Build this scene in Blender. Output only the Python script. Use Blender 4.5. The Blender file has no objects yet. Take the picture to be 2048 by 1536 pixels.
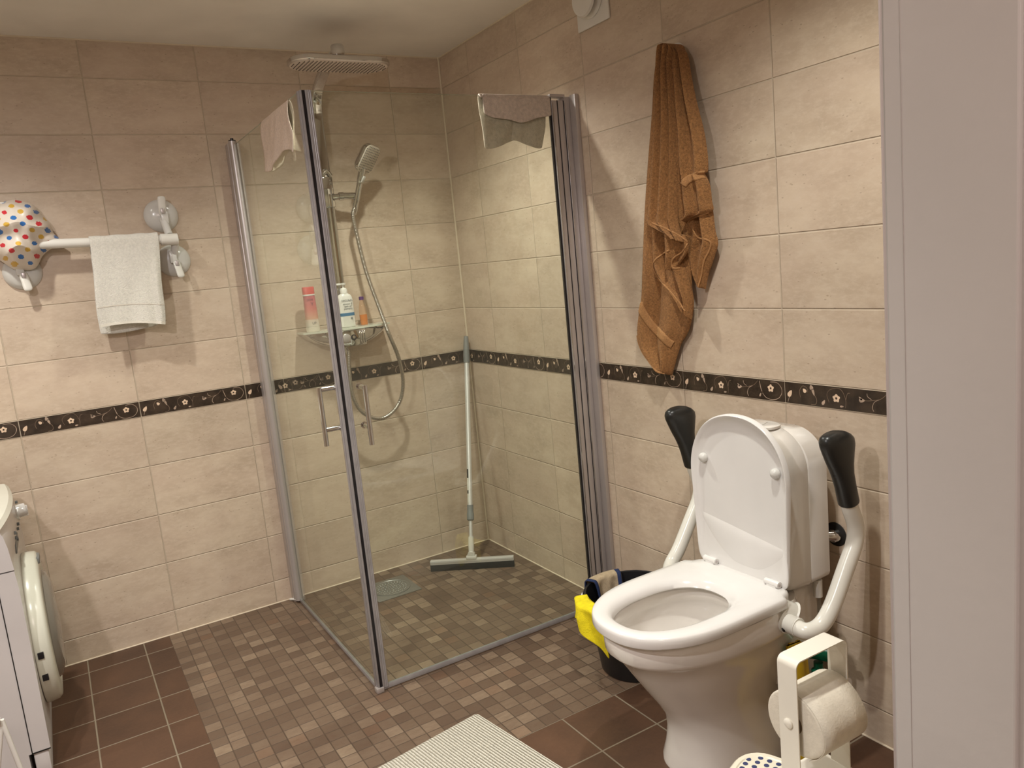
import bpy, bmesh, math, random
from mathutils import Vector, Matrix, noise
from mathutils.bvhtree import BVHTree
random.seed(7)
PI = math.pi
sc = bpy.context.scene
C = sc.collection

# ------------------------------------------------------------------ camera
CAMP = Vector((-1.7147, -3.3080, 1.3580)); CAMT = Vector((0.2194, 0.0, 0.7518)); ROLL = 0.09663; FPX = 1558.19
_f = (CAMT - CAMP).normalized(); _r = _f.cross(Vector((0, 0, 1))).normalized(); _d = _f.cross(_r)
_c, _s = math.cos(ROLL), math.sin(ROLL)
RX = _r * _c + _d * _s; RY = -_r * _s + _d * _c; RZ = _f
cam_data = bpy.data.cameras.new('camera'); cam = bpy.data.objects.new('camera', cam_data); C.objects.link(cam)
cam_data.sensor_width = 36.0; cam_data.lens = FPX / 2048 * 36.0; cam_data.clip_start = 0.02
m = Matrix((RX, -RY, -RZ)).transposed().to_4x4(); m.translation = CAMP
cam.matrix_world = m
sc.camera = cam

def B(u, v, axis, val):
    """where the sight line of a measured photo point meets the plane <axis>=val"""
    d = RX * ((u - 1024) / FPX) + RY * ((v - 768) / FPX) + RZ
    t = (val - CAMP[axis]) / d[axis]
    return CAMP + d * t

# ------------------------------------------------------------------ light
sc.view_settings.view_transform = 'Standard'; sc.view_settings.look = 'None'
sc.view_settings.gamma = 1.0; sc.view_settings.use_curve_mapping = False
sc.view_settings.exposure = 0.22
w = bpy.data.worlds.new('world'); sc.world = w; w.use_nodes = True
w.node_tree.nodes['Background'].inputs[0].default_value = (0.9, 0.75, 0.6, 1)
w.node_tree.nodes['Background'].inputs[1].default_value = 0.02

def spot(name, loc, power, col, size=2.6, blend=0.9, rad=0.03, aim=None):
    l = bpy.data.lights.new(name, 'SPOT'); l.energy = power; l.color = col
    l.spot_size = size; l.spot_blend = blend; l.shadow_soft_size = rad
    o = bpy.data.objects.new(name, l); C.objects.link(o); o.location = loc
    if aim: o.rotation_euler = (Vector(aim) - Vector(loc)).to_track_quat('-Z', 'Y').to_euler()
    return o
WARM = (1.0, 0.985, 0.90); PINK = (1.0, 0.955, 0.96)
CONE = 2.30
spot('downlight', (-0.62, -0.75, 2.27), 60, WARM, CONE, 1.0)
spot('downlight', (-1.95, -0.78, 2.27), 60, WARM, CONE, 1.0)
spot('downlight', (-0.62, -2.20, 2.27), 54, WARM, CONE, 1.0)
spot('downlight', (-1.95, -2.20, 2.27), 68, WARM, CONE, 1.0)
spot('downlight', (-2.80, -0.80, 2.27), 30, WARM, CONE, 1.0)
spot('mirror_light', (-2.35, -2.45, 2.15), 62, PINK, size=2.2, blend=0.9, rad=0.035, aim=(-1.5, -1.3, 0.4))
l = bpy.data.lights.new('hall_fill', 'AREA'); l.energy = 16; l.size = 0.5; l.color = (1.0, 0.80, 0.74)  # soft pinkish fill added in the hall to brighten the door frame
o = bpy.data.objects.new('hall_fill', l); C.objects.link(o); o.location = (-1.9, -4.0, 2.2)
o.rotation_euler = (Vector((-1.3, -2.6, 1.0)) - o.location).to_track_quat('-Z', 'Y').to_euler()

# ------------------------------------------------------------------ helpers
def link(o, parent=None):
    C.objects.link(o)
    if parent: o.parent = parent
    return o

def tag(o, label=None, cat=None, group=None, kind=None):
    if label: o['label'] = label
    if cat: o['category'] = cat
    if group: o['group'] = group
    if kind: o['kind'] = kind
    return o

def thing(name, label, cat, loc, group=None):
    o = bpy.data.objects.new(name, None); o.empty_display_size = 0.05; C.objects.link(o); o.location = loc
    return tag(o, label, cat, group)

def finish(name, bm, mats, parent=None, smooth=True, angle=40, label=None):
    """mesh built in world coordinates; moved into the parent's frame"""
    me = bpy.data.meshes.new(name)
    bmesh.ops.recalc_face_normals(bm, faces=bm.faces)
    if smooth:
        for f in bm.faces: f.smooth = True
        a = math.radians(angle)
        for e in bm.edges:
            if len(e.link_faces) == 2 and e.calc_face_angle(0) > a: e.smooth = False
    org = Vector(parent.matrix_world.translation) if parent else None
    off = Vector((0, 0, 0))
    if parent:
        p = parent
        while p: off += p.location; p = p.parent
    if off.length: bmesh.ops.translate(bm, verts=bm.verts, vec=-off)
    bm.to_mesh(me); bm.free()
    if not isinstance(mats, (list, tuple)): mats = [mats]
    for mm in mats: me.materials.append(mm)
    o = bpy.data.objects.new(name, me); link(o, parent)
    if label: o['label'] = label
    return o

def NB(): return bmesh.new()

def box(bm, lo, hi, bev=0.0, seg=2, mi=0):
    r = bmesh.ops.create_cube(bm, size=1.0)
    lo = Vector(lo); hi = Vector(hi); c = (lo + hi) / 2; s = hi - lo
    for v in r['verts']: v.co = Vector((v.co.x * s.x, v.co.y * s.y, v.co.z * s.z)) + c
    fs = set(f for v in r['verts'] for f in v.link_faces)
    if bev > 0:
        es = list(set(e for f in fs for e in f.edges))
        g = bmesh.ops.bevel(bm, geom=es, offset=bev, segments=seg, affect='EDGES', profile=0.5)
        fs = set(g['faces']) | set(f for f in fs if f.is_valid)
    for f in fs: f.material_index = mi
    return fs

def obox(bm, c, half, rot, bev=0.0, seg=2, mi=0):
    """box rotated by a 3x3 matrix about its centre"""
    r = bmesh.ops.create_cube(bm, size=2.0)
    vs = r['verts']
    for v in vs: v.co = Vector((v.co.x * half[0], v.co.y * half[1], v.co.z * half[2]))
    fs = set(f for v in vs for f in v.link_faces)
    if bev > 0:
        es = list(set(e for f in fs for e in f.edges))
        g = bmesh.ops.bevel(bm, geom=es, offset=bev, segments=seg, affect='EDGES', profile=0.5)
        fs = set(g['faces']) | set(f for f in fs if f.is_valid)
    vv = set(v for f in fs for v in f.verts)
    for v in vv: v.co = rot @ v.co + Vector(c)
    for f in fs: f.material_index = mi

def loft(bm, rings, cap0=True, cap1=True, closed=True, mi=0, loop=False):
    vr = [[bm.verts.new(p) for p in r] for r in rings]
    n = len(vr[0]); fs = []
    rr = list(range(len(vr) - 1)) + ([len(vr) - 1] if loop else [])
    for i in rr:
        a, b = vr[i], vr[(i + 1) % len(vr)]
        for j in range(n if closed else n - 1):
            k = (j + 1) % n
            try: fs.append(bm.faces.new((a[j], a[k], b[k], b[j])))
            except ValueError: pass
    if not loop and closed:
        if cap0: fs.append(bm.faces.new(list(reversed(vr[0]))))
        if cap1: fs.append(bm.faces.new(vr[-1]))
    for f in fs: f.material_index = mi
    return vr

def spline(pts, n=8):
    P = [Vector(p) for p in pts]; out = []
    for i in range(len(P) - 1):
        p0 = P[max(i - 1, 0)]; p1 = P[i]; p2 = P[i + 1]; p3 = P[min(i + 2, len(P) - 1)]
        for k in range(n):
            t = k / n
            out.append(0.5 * ((2 * p1) + (p2 - p0) * t + (2 * p0 - 5 * p1 + 4 * p2 - p3) * t * t + (3 * p1 - p0 - 3 * p2 + p3) * t ** 3))
    out.append(P[-1]); return out

def tube(bm, path, r, n=16, mi=0, cap=True, flat=None):
    """r number or list; flat=(a,b) gives an elliptic section, a along the frame normal"""
    P = [Vector(p) for p in path]; N = len(P)
    T = [(P[min(i + 1, N - 1)] - P[max(i - 1, 0)]).normalized() for i in range(N)]
    up = Vector((0, 0, 1)) if abs(T[0].z) < 0.9 else Vector((1, 0, 0))
    nrm = (up - T[0] * up.dot(T[0])).normalized(); rings = []
    for i in range(N):
        nrm = (nrm - T[i] * nrm.dot(T[i])).normalized(); b = T[i].cross(nrm)
        rr = r[i] if isinstance(r, (list, tuple)) else r
        fa, fb = flat if flat else (1, 1)
        rings.append([P[i] + nrm * (rr * fa * math.cos(a)) + b * (rr * fb * math.sin(a)) for a in [2 * PI * k / n for k in range(n)]])
    loft(bm, rings, cap, cap, mi=mi)

def lathe(bm, prof, c, axis=(0, 0, 1), n=32, mi=0, sx=1.0, sy=1.0):
    """prof: list of (radius, height) along axis from c"""
    A = Vector(axis).normalized(); u = Vector((1, 0, 0)) if abs(A.x) < 0.9 else Vector((0, 1, 0))
    u = (u - A * u.dot(A)).normalized(); v = A.cross(u); c = Vector(c); rings = []
    for r, h in prof:
        r = max(r, 1e-5)
        rings.append([c + A * h + u * (r * sx * math.cos(t)) + v * (r * sy * math.sin(t)) for t in [2 * PI * k / n for k in range(n)]])
    loft(bm, rings, mi=mi)

def poly_prism(bm, pts, vec, mi=0):
    a = [bm.verts.new(p) for p in pts]; b = [bm.verts.new(Vector(p) + Vector(vec)) for p in pts]
    n = len(a); fs = [bm.faces.new(a), bm.faces.new(list(reversed(b)))]
    for i in range(n): fs.append(bm.faces.new((a[i], b[i], b[(i + 1) % n], a[(i + 1) % n])))
    for f in fs: f.material_index = mi

def fill(bm, pts, mi=0):
    f = bm.faces.new([bm.verts.new(p) for p in pts]); f.material_index = mi; return f

def grid(bm, fn, nu, nv, mi=0):
    V = [[bm.verts.new(fn(i / nu, j / nv)) for i in range(nu + 1)] for j in range(nv + 1)]
    for j in range(nv):
        for i in range(nu):
            f = bm.faces.new((V[j][i], V[j][i + 1], V[j + 1][i + 1], V[j + 1][i])); f.material_index = mi

def solid(o, t, off=0.0, sub=0):
    if sub: md = o.modifiers.new('sub', 'SUBSURF'); md.levels = sub; md.render_levels = sub
    md = o.modifiers.new('sol', 'SOLIDIFY'); md.thickness = t; md.offset = off; md.use_rim = True
    return o

def lerp(a, b, t): return a + (b - a) * t
def interp(tab, x):
    if x <= tab[0][0]: return tab[0][1:]
    for a, b in zip(tab, tab[1:]):
        if x <= b[0]:
            t = (x - a[0]) / (b[0] - a[0]); return [lerp(p, q, t) for p, q in zip(a[1:], b[1:])]
    return tab[-1][1:]
def hsh(i, k=0):
    x = math.sin(i * 127.1 + k * 311.7) * 43758.5453; return x - math.floor(x)

# ------------------------------------------------------------------ materials
def mat(name, col=(0.8, 0.8, 0.8), rough=0.5, metal=0.0, bump=None, var=None, coat=0.0, sheen=0.0, spec=0.5, trans=0.0, ior=1.45, alpha=1.0):
    """bump=(scale, strength, distance)  var=(scale, amount) colour mottling"""
    mt = bpy.data.materials.new(name); mt.use_nodes = True; nt = mt.node_tree; b = nt.nodes['Principled BSDF']
    b.inputs['Base Color'].default_value = (*col, 1); b.inputs['Roughness'].default_value = rough
    b.inputs['Metallic'].default_value = metal; b.inputs['Coat Weight'].default_value = coat
    b.inputs['Sheen Weight'].default_value = sheen; b.inputs['Specular IOR Level'].default_value = spec
    b.inputs['Transmission Weight'].default_value = trans; b.inputs['IOR'].default_value = ior; b.inputs['Alpha'].default_value = alpha
    tc = nt.nodes.new('ShaderNodeTexCoord')
    if bump:
        n = nt.nodes.new('ShaderNodeTexNoise'); n.inputs['Scale'].default_value = bump[0]; n.inputs['Detail'].default_value = 4
        bp = nt.nodes.new('ShaderNodeBump'); bp.inputs['Strength'].default_value = bump[1]; bp.inputs['Distance'].default_value = bump[2]
        nt.links.new(tc.outputs['Object'], n.inputs['Vector']); nt.links.new(n.outputs['Fac'], bp.inputs['Height']); nt.links.new(bp.outputs['Normal'], b.inputs['Normal'])
    v = var or (6.0, 0.04)
    n2 = nt.nodes.new('ShaderNodeTexNoise'); n2.inputs['Scale'].default_value = v[0]; n2.inputs['Detail'].default_value = 5
    nt.links.new(tc.outputs['Object'], n2.inputs['Vector'])
    r = nt.nodes.new('ShaderNodeValToRGB'); a = v[1]
    r.color_ramp.elements[0].position = 0.3; r.color_ramp.elements[0].color = (*[max(0, c * (1 - a)) for c in col], 1)
    r.color_ramp.elements[1].position = 0.7; r.color_ramp.elements[1].color = (*[min(1, c * (1 + a)) for c in col], 1)
    nt.links.new(n2.outputs['Fac'], r.inputs['Fac']); nt.links.new(r.outputs['Color'], b.inputs['Base Color'])
    return mt

class NT:
    def __init__(s, name):
        s.m = bpy.data.materials.new(name); s.m.use_nodes = True; s.t = s.m.node_tree; s.b = s.t.nodes['Principled BSDF']
    def n(s, kind, **kw):
        nd = s.t.nodes.new(kind)
        for k, v in kw.items(): setattr(nd, k, v)
        return nd
    def l(s, a, b): s.t.links.new(a, b)
    def math(s, op, a, b=None, c=None):
        nd = s.n('ShaderNodeMath', operation=op)
        for i, x in enumerate((a, b, c)):
            if x is None: continue
            if isinstance(x, (int, float)): nd.inputs[i].default_value = x
            else: s.l(x, nd.inputs[i])
        return nd.outputs[0]
    def mix(s, fac, a, b, blend='MIX'):
        nd = s.n('ShaderNodeMix', data_type='RGBA', blend_type=blend)
        for i, x in ((0, fac), (6, a), (7, b)):
            if isinstance(x, (int, float)): nd.inputs[i].default_value = x
            elif isinstance(x, tuple): nd.inputs[i].default_value = (*x, 1)
            else: s.l(x, nd.inputs[i])
        return nd.outputs[2]
    def ramp(s, fac, stops):
        r = s.n('ShaderNodeValToRGB'); e = r.color_ramp.elements
        while len(e) < len(stops): e.new(0.5)
        for k, (p, c) in enumerate(stops): e[k].position = p; e[k].color = (*c, 1)
        s.l(fac, r.inputs['Fac']); return r.outputs['Color']
    def noise(s, vec, scale, detail=4, rough=0.55):
        n = s.n('ShaderNodeTexNoise'); n.inputs['Scale'].default_value = scale; n.inputs['Detail'].default_value = detail; n.inputs['Roughness'].default_value = rough
        s.l(vec, n.inputs['Vector']); return n.outputs['Fac']

ZB, ZT, H = 0.898, 0.9575, 2.291            # border strip bottom / top, ceiling

def wall_tile(name, axis, offs):
    """40 x 20 cm stacked beige tiles; axis = horizontal world axis"""
    N = NT(name); tc = N.n('ShaderNodeTexCoord'); sp = N.n('ShaderNodeSeparateXYZ'); N.l(tc.outputs['Object'], sp.inputs[0])
    hcoord = sp.outputs[axis]; z = sp.outputs[2]
    hx = N.math('DIVIDE', N.math('SUBTRACT', hcoord, offs), 0.4)
    above = N.math('GREATER_THAN', z, (ZB + ZT) / 2)
    zz = N.math('DIVIDE', N.math('SUBTRACT', z, N.math('ADD', N.math('MULTIPLY', above, ZT - ZB), ZB)), 0.2)
    fx = N.math('FRACT', hx); fz = N.math('FRACT', zz)
    dx = N.math('MULTIPLY', N.math('MINIMUM', fx, N.math('SUBTRACT', 1.0, fx)), 0.4)
    dz = N.math('MULTIPLY', N.math('MINIMUM', fz, N.math('SUBTRACT', 1.0, fz)), 0.2)
    d = N.math('MINIMUM', dx, dz)
    mr = N.n('ShaderNodeMapRange', interpolation_type='SMOOTHSTEP'); N.l(d, mr.inputs[0]); mr.inputs[1].default_value = 0.0009; mr.inputs[2].default_value = 0.0018
    tile = mr.outputs[0]
    idv = N.n('ShaderNodeCombineXYZ'); N.l(N.math('FLOOR', hx), idv.inputs[0]); N.l(N.math('FLOOR', zz), idv.inputs[1]); N.l(above, idv.inputs[2])
    wn = N.n('ShaderNodeTexWhiteNoise', noise_dimensions='3D'); N.l(idv.outputs[0], wn.inputs['Vector'])
    ofs = N.n('ShaderNodeVectorMath', operation='SCALE'); N.l(wn.outputs['Color'], ofs.inputs[0]); ofs.inputs[3].default_value = 7.0
    pv = N.n('ShaderNodeVectorMath', operation='ADD'); N.l(tc.outputs['Object'], pv.inputs[0]); N.l(ofs.outputs[0], pv.inputs[1])
    mp = N.n('ShaderNodeMapping'); N.l(pv.outputs[0], mp.inputs[0]); mp.inputs['Scale'].default_value = (1, 1, 2.2)
    n1 = N.noise(mp.outputs[0], 5.5, 6, 0.62); n2 = N.noise(mp.outputs[0], 38, 5, 0.7); n3 = N.noise(mp.outputs[0], 1.7, 2)
    base = N.ramp(n1, [(0.30, (0.47, 0.37, 0.275)), (0.5, (0.56, 0.45, 0.34)), (0.68, (0.645, 0.535, 0.41))])
    base = N.mix(N.ramp(n2, [(0.45, (0, 0, 0)), (0.72, (0.75, 0.75, 0.75))]), base, (0.66, 0.56, 0.445))
    base = N.mix(N.ramp(n3, [(0.35, (0, 0, 0)), (0.65, (0.30, 0.30, 0.30))]), base, (0.575, 0.43, 0.345))
    vo = N.n('ShaderNodeTexVoronoi'); vo.inputs['Scale'].default_value = 46; N.l(mp.outputs[0], vo.inputs['Vector'])
    sel = N.math('GREATER_THAN', N.noise(mp.outputs[0], 16, 3), 0.56)
    speck = N.math('MULTIPLY', N.math('LESS_THAN', vo.outputs['Distance'], 0.16), sel)
    base = N.mix(N.math('MULTIPLY', speck, 0.4), base, (0.22, 0.14, 0.09))
    tone = N.math('MULTIPLY_ADD', wn.outputs['Value'], 0.10, 0.95)
    cb = N.n('ShaderNodeCombineXYZ'); [N.l(tone, cb.inputs[i]) for i in range(3)]
    base = N.mix(1.0, base, cb.outputs[0], 'MULTIPLY')
    col = N.mix(tile, (0.55, 0.455, 0.345), base); N.l(col, N.b.inputs['Base Color'])
    N.l(N.math('MULTIPLY_ADD', tile, -0.42, 0.80), N.b.inputs['Roughness'])
    N.b.inputs['Specular IOR Level'].default_value = 0.4
    mr2 = N.n('ShaderNodeMapRange', interpolation_type='SMOOTHSTEP'); N.l(d, mr2.inputs[0]); mr2.inputs[1].default_value = 0.0005; mr2.inputs[2].default_value = 0.0030
    hgt = N.math('ADD', mr2.outputs[0], N.math('MULTIPLY', N.math('ADD', n2, n1), 0.07))
    bp = N.n('ShaderNodeBump'); bp.inputs['Distance'].default_value = 0.0022; bp.inputs['Strength'].default_value = 0.9
    N.l(hgt, bp.inputs['Height']); N.l(bp.outputs[0], N.b.inputs['Normal'])
    return N.m

def floor_mat():
    N = NT('floor_tiles'); tc = N.n('ShaderNodeTexCoord'); sp = N.n('ShaderNodeSeparateXYZ'); N.l(tc.outputs['Object'], sp.inputs[0])
    x, y = sp.outputs[0], sp.outputs[1]
    inm = N.math('MULTIPLY', N.math('GREATER_THAN', x, -1.491), N.math('GREATER_THAN', y, -1.491))
    def cells(px, py, ox, oy, g0, g1):
        hx = N.math('DIVIDE', N.math('SUBTRACT', x, ox), px); hy = N.math('DIVIDE', N.math('SUBTRACT', y, oy), py)
        fx = N.math('FRACT', hx); fy = N.math('FRACT', hy)
        dx = N.math('MULTIPLY', N.math('MINIMUM', fx, N.math('SUBTRACT', 1.0, fx)), px)
        dy = N.math('MULTIPLY', N.math('MINIMUM', fy, N.math('SUBTRACT', 1.0, fy)), py)
        d = N.math('MINIMUM', dx, dy)
        mr = N.n('ShaderNodeMapRange', interpolation_type='SMOOTHSTEP'); N.l(d, mr.inputs[0]); mr.inputs[1].default_value = g0; mr.inputs[2].default_value = g1
        idv = N.n('ShaderNodeCombineXYZ'); N.l(N.math('FLOOR', hx), idv.inputs[0]); N.l(N.math('FLOOR', hy), idv.inputs[1])
        wn = N.n('ShaderNodeTexWhiteNoise', noise_dimensions='2D'); N.l(idv.outputs[0], wn.inputs['Vector'])
        return mr.outputs[0], wn
    mt_, mw = cells(0.0497, 0.0497, -1.491, -1.491, 0.0008, 0.0019)
    bt_, bw = cells(0.1985, 0.196, -1.585, -1.491, 0.0018, 0.0032)
    mp = N.n('ShaderNodeMapping'); N.l(tc.outputs['Object'], mp.inputs[0]); mp.inputs['Rotation'].default_value = (0, 0, 0.6); mp.inputs['Scale'].default_value = (1, 2.6, 1)
    n1 = N.noise(mp.outputs[0], 26, 5, 0.65); n2 = N.noise(tc.outputs['Object'], 5, 4); n3 = N.noise(tc.outputs['Object'], 90, 4, 0.7)
    chip = N.ramp(mw.outputs['Value'], [(0.0, (0.115, 0.074, 0.050)), (0.22, (0.145, 0.096, 0.064)), (0.5, (0.172, 0.117, 0.079)), (0.8, (0.215, 0.150, 0.102)), (0.95, (0.27, 0.195, 0.135)), (1.0, (0.30, 0.22, 0.15))])
    chip = N.mix(N.ramp(n1, [(0.35, (0.0,) * 3), (0.7, (0.45,) * 3)]), chip, (0.13, 0.07, 0.042))
    sepc = N.n('ShaderNodeSeparateColor'); N.l(mw.outputs['Color'], sepc.inputs[0])
    chip = N.mix(N.math('MULTIPLY', N.math('GREATER_THAN', sepc.outputs[1], 0.965), 0.18), chip, (0.30, 0.15, 0.08))
    mos = N.mix(mt_, (0.080, 0.052, 0.035), N.mix(1.0, chip, (0.90, 0.90, 0.90), 'MULTIPLY'))
    big = N.ramp(n2, [(0.3, (0.062, 0.030, 0.017)), (0.7, (0.105, 0.050, 0.027))])
    big = N.mix(N.ramp(n3, [(0.4, (0.0,) * 3), (0.8, (0.25,) * 3)]), big, (0.15, 0.08, 0.045))
    tone = N.math('MULTIPLY_ADD', bw.outputs['Value'], 0.2, 0.88); cb = N.n('ShaderNodeCombineXYZ'); [N.l(tone, cb.inputs[i]) for i in range(3)]
    big = N.mix(1.0, big, cb.outputs[0], 'MULTIPLY')
    big = N.mix(bt_, (0.22, 0.175, 0.125), big)
    N.l(N.mix(inm, big, mos), N.b.inputs['Base Color'])
    mx = N.n('ShaderNodeMix'); N.l(inm, mx.inputs[0]); N.l(bt_, mx.inputs[2]); N.l(mt_, mx.inputs[3])
    N.b.inputs['Roughness'].default_value = 0.5
    hgt = N.math('ADD', mx.outputs[0], N.math('MULTIPLY', N.math('ADD', n1, N.math('MULTIPLY', n3, inm)), 0.35))
    bp = N.n('ShaderNodeBump'); bp.inputs['Distance'].default_value = 0.0018; bp.inputs['Strength'].default_value = 0.7
    N.l(hgt, bp.inputs['Height']); N.l(bp.outputs[0], N.b.inputs['Normal'])
    return N.m

def glass_mat(name, tint, refl=1.0, haze=0.0):
    mt = bpy.data.materials.new(name); mt.use_nodes = True; nt = mt.node_tree; nt.nodes.clear()
    out = nt.nodes.new('ShaderNodeOutputMaterial'); tr = nt.nodes.new('ShaderNodeBsdfTransparent'); tr.inputs[0].default_value = (*tint, 1)
    gl = nt.nodes.new('ShaderNodeBsdfGlossy'); gl.inputs['Roughness'].default_value = 0.012; gl.inputs[0].default_value = (0.95, 0.97, 0.93, 1)
    fr = nt.nodes.new('ShaderNodeFresnel'); fr.inputs[0].default_value = 1.5
    mu = nt.nodes.new('ShaderNodeMath'); mu.operation = 'MULTIPLY'; mu.inputs[1].default_value = refl
    mx = nt.nodes.new('ShaderNodeMixShader')
    ge = nt.nodes.new('ShaderNodeNewGeometry'); iv = nt.nodes.new('ShaderNodeMath'); iv.operation = 'SUBTRACT'; iv.inputs[0].default_value = 1.0
    m3 = nt.nodes.new('ShaderNodeMath'); m3.operation = 'MULTIPLY'
    nt.links.new(ge.outputs['Backfacing'], iv.inputs[1]); nt.links.new(fr.outputs[0], m3.inputs[0]); nt.links.new(iv.outputs[0], m3.inputs[1])
    nt.links.new(m3.outputs[0], mu.inputs[0]); nt.links.new(mu.outputs[0], mx.inputs[0])
    if haze > 0:     # lime film on the pane
        df = nt.nodes.new('ShaderNodeBsdfDiffuse'); df.inputs[0].default_value = (0.75, 0.77, 0.66, 1); m2 = nt.nodes.new('ShaderNodeMixShader')
        tc = nt.nodes.new('ShaderNodeTexCoord'); no = nt.nodes.new('ShaderNodeTexNoise'); no.inputs['Scale'].default_value = 3.0
        nt.links.new(tc.outputs['Object'], no.inputs['Vector'])
        ml = nt.nodes.new('ShaderNodeMath'); ml.operation = 'MULTIPLY'; ml.inputs[1].default_value = haze * 2
        nt.links.new(no.outputs['Fac'], ml.inputs[0]); nt.links.new(ml.outputs[0], m2.inputs[0])
        nt.links.new(tr.outputs[0], m2.inputs[1]); nt.links.new(df.outputs[0], m2.inputs[2]); nt.links.new(m2.outputs[0], mx.inputs[1])
    else: nt.links.new(tr.outputs[0], mx.inputs[1])
    nt.links.new(gl.outputs[0], mx.inputs[2]); nt.links.new(mx.outputs[0], out.inputs[0])
    return mt

M_wallA = wall_tile('beige_wall_tile', 0, -1.8531)
M_wallB = wall_tile('beige_wall_tile_right', 1, -0.2618)
M_floor = floor_mat()
M_ceil = mat('ceiling_paint', (0.84, 0.80, 0.74), 0.7, bump=(60, 0.1, 0.001))
M_paint = mat('white_wall_paint', (0.66, 0.62, 0.56), 0.6)
M_frame = mat('door_frame_paint', (0.55, 0.53, 0.505), 0.42, bump=(90, 0.25, 0.0008), var=(4, 0.05))
M_grout = mat('corner_silicone', (0.70, 0.60, 0.46), 0.5)
M_hall = mat('hall_floor', (0.30, 0.2, 0.13), 0.5)
M_strip = mat('dark_border_tile', (0.040, 0.026, 0.017), 0.35, bump=(60, 0.7, 0.002), var=(22, 0.45))
M_orn = mat('cream_ornament', (0.74, 0.55, 0.40), 0.4, var=(40, 0.15))
M_orn2 = mat('dull_ornament', (0.21, 0.145, 0.10), 0.4, var=(40, 0.25))
M_orn3 = mat('grey_rose_ornament', (0.42, 0.31, 0.235), 0.4, var=(60, 0.35))
M_chrome = mat('chrome', (0.66, 0.655, 0.65), 0.06, 1.0)
M_satin = mat('satin_aluminium', (0.52, 0.48, 0.465), 0.36, 0.5)
M_alu = mat('brushed_aluminium', (0.74, 0.74, 0.73), 0.33, 0.45)
M_hose = mat('metal_hose', (0.50, 0.47, 0.43), 0.25, 0.9)
M_glass = glass_mat('shower_glass', (0.948, 0.970, 0.935), 1.25, 0.02)
M_edge = mat('glass_edge', (0.16, 0.22, 0.18), 0.2)
M_black = mat('black_seal', (0.012, 0.011, 0.013), 0.3)
M_seal = mat('clear_seal', (0.33, 0.312, 0.312), 0.28, 0.1, var=(30, 0.1))
M_white = mat('white_plastic', (0.76, 0.74, 0.69), 0.28)
M_ivory = mat('ivory_plastic', (0.74, 0.69, 0.56), 0.3)
M_ceramic = mat('white_ceramic', (0.76, 0.72, 0.67), 0.10, coat=0.4)
M_seat = mat('white_seat_plastic', (0.74, 0.72, 0.70), 0.16)
M_ltgrey = mat('light_grey_plastic', (0.64, 0.63, 0.60), 0.2)
M_grey = mat('grey_plastic', (0.20, 0.21, 0.205), 0.4)
M_rubber = mat('black_rubber', (0.018, 0.018, 0.017), 0.32, bump=(400, 0.15, 0.0004))
M_bucket = mat('black_bucket_plastic', (0.010, 0.010, 0.012), 0.4)
M_dark = mat('dark_hole', (0.01, 0.009, 0.008), 0.6)
M_tubew = mat('white_painted_steel', (0.72, 0.70, 0.64), 0.22)
M_stand = mat('white_painted_sheet', (0.82, 0.78, 0.69), 0.3)
M_paper = mat('toilet_paper', (0.72, 0.66, 0.56), 0.9, bump=(260, 0.5, 0.0012), var=(80, 0.05))
M_machine = mat('white_enamel', (0.66, 0.63, 0.62), 0.25)
M_terry = mat('brown_terry', (0.36, 0.170, 0.058), 0.95, bump=(420, 1.0, 0.006), var=(170, 0.30), sheen=0.05)
M_hem = mat('brown_hem', (0.42, 0.215, 0.085), 0.85, bump=(600, 0.8, 0.002), var=(300, 0.2))
M_wterry = mat('white_terry', (0.80, 0.77, 0.70), 0.95, bump=(420, 1.0, 0.004), var=(160, 0.08), sheen=0.2)
M_cloth = mat('washcloth_beige', (0.80, 0.66, 0.55), 0.95, bump=(380, 1.0, 0.003), var=(160, 0.10))
M_cloth2 = mat('washcloth_grey', (0.58, 0.49, 0.41), 0.95, bump=(380, 1.0, 0.003), var=(90, 0.14))
M_yellow = mat('yellow_cloth', (0.80, 0.66, 0.01), 0.9, bump=(300, 0.8, 0.002), var=(60, 0.12))
M_beigec = mat('beige_cloth', (0.42, 0.33, 0.22), 0.95, bump=(300, 0.8, 0.002), var=(60, 0.14))
M_navy = mat('navy_edging', (0.012, 0.025, 0.085), 0.8)
M_rug = None

# ------------------------------------------------------------------ room
XL, YF, YD = -3.25, -2.95, -3.06      # left wall, door wall inner and outer face
HX = (-3.25, 0.4)
def struct(name, bm, mt, **k):
    o = finish(name, bm, mt, smooth=False, **k); o['kind'] = 'structure'; return o

bm = NB(); box(bm, (XL, YD, -0.08), (0.0, 0.0, 0.0)); struct('floor', bm, M_floor)
bm = NB(); box(bm, (XL, YF, H), (0.0, 0.0, H + 0.08)); struct('ceiling', bm, M_ceil)
bm = NB(); box(bm, (XL - 0.1, 0.0, -0.08), (0.1, 0.1, H + 0.08)); struct('wall_back', bm, M_wallA)
# right wall, with the round pipe opening behind the cistern
PH = B(1672, 1068, 0, 0.0)
bm = NB(); box(bm, (0.0, YD, -0.08), (0.1, 0.0, H + 0.08))
wr = struct('wall_right', bm, M_wallB)
bm = NB(); box(bm, (XL - 0.1, YD, -0.08), (XL, 0.0, H + 0.08)); struct('wall_left', bm, wall_tile('beige_wall_tile_left', 1, -0.1))
DX0, DX1 = -2.13, -1.155               # door opening
M_wallF = wall_tile('beige_wall_tile_front', 0, -0.15)
bm = NB()
box(bm, (XL, YD, 0), (DX0 - 0.01, YF, H)); box(bm, (DX1 + 0.03, YD, 0), (0.0, YF, H)); box(bm, (DX0 - 0.01, YD, 2.08), (DX1 + 0.03, YF, H))
struct('wall_front', bm, M_wallF)
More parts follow.
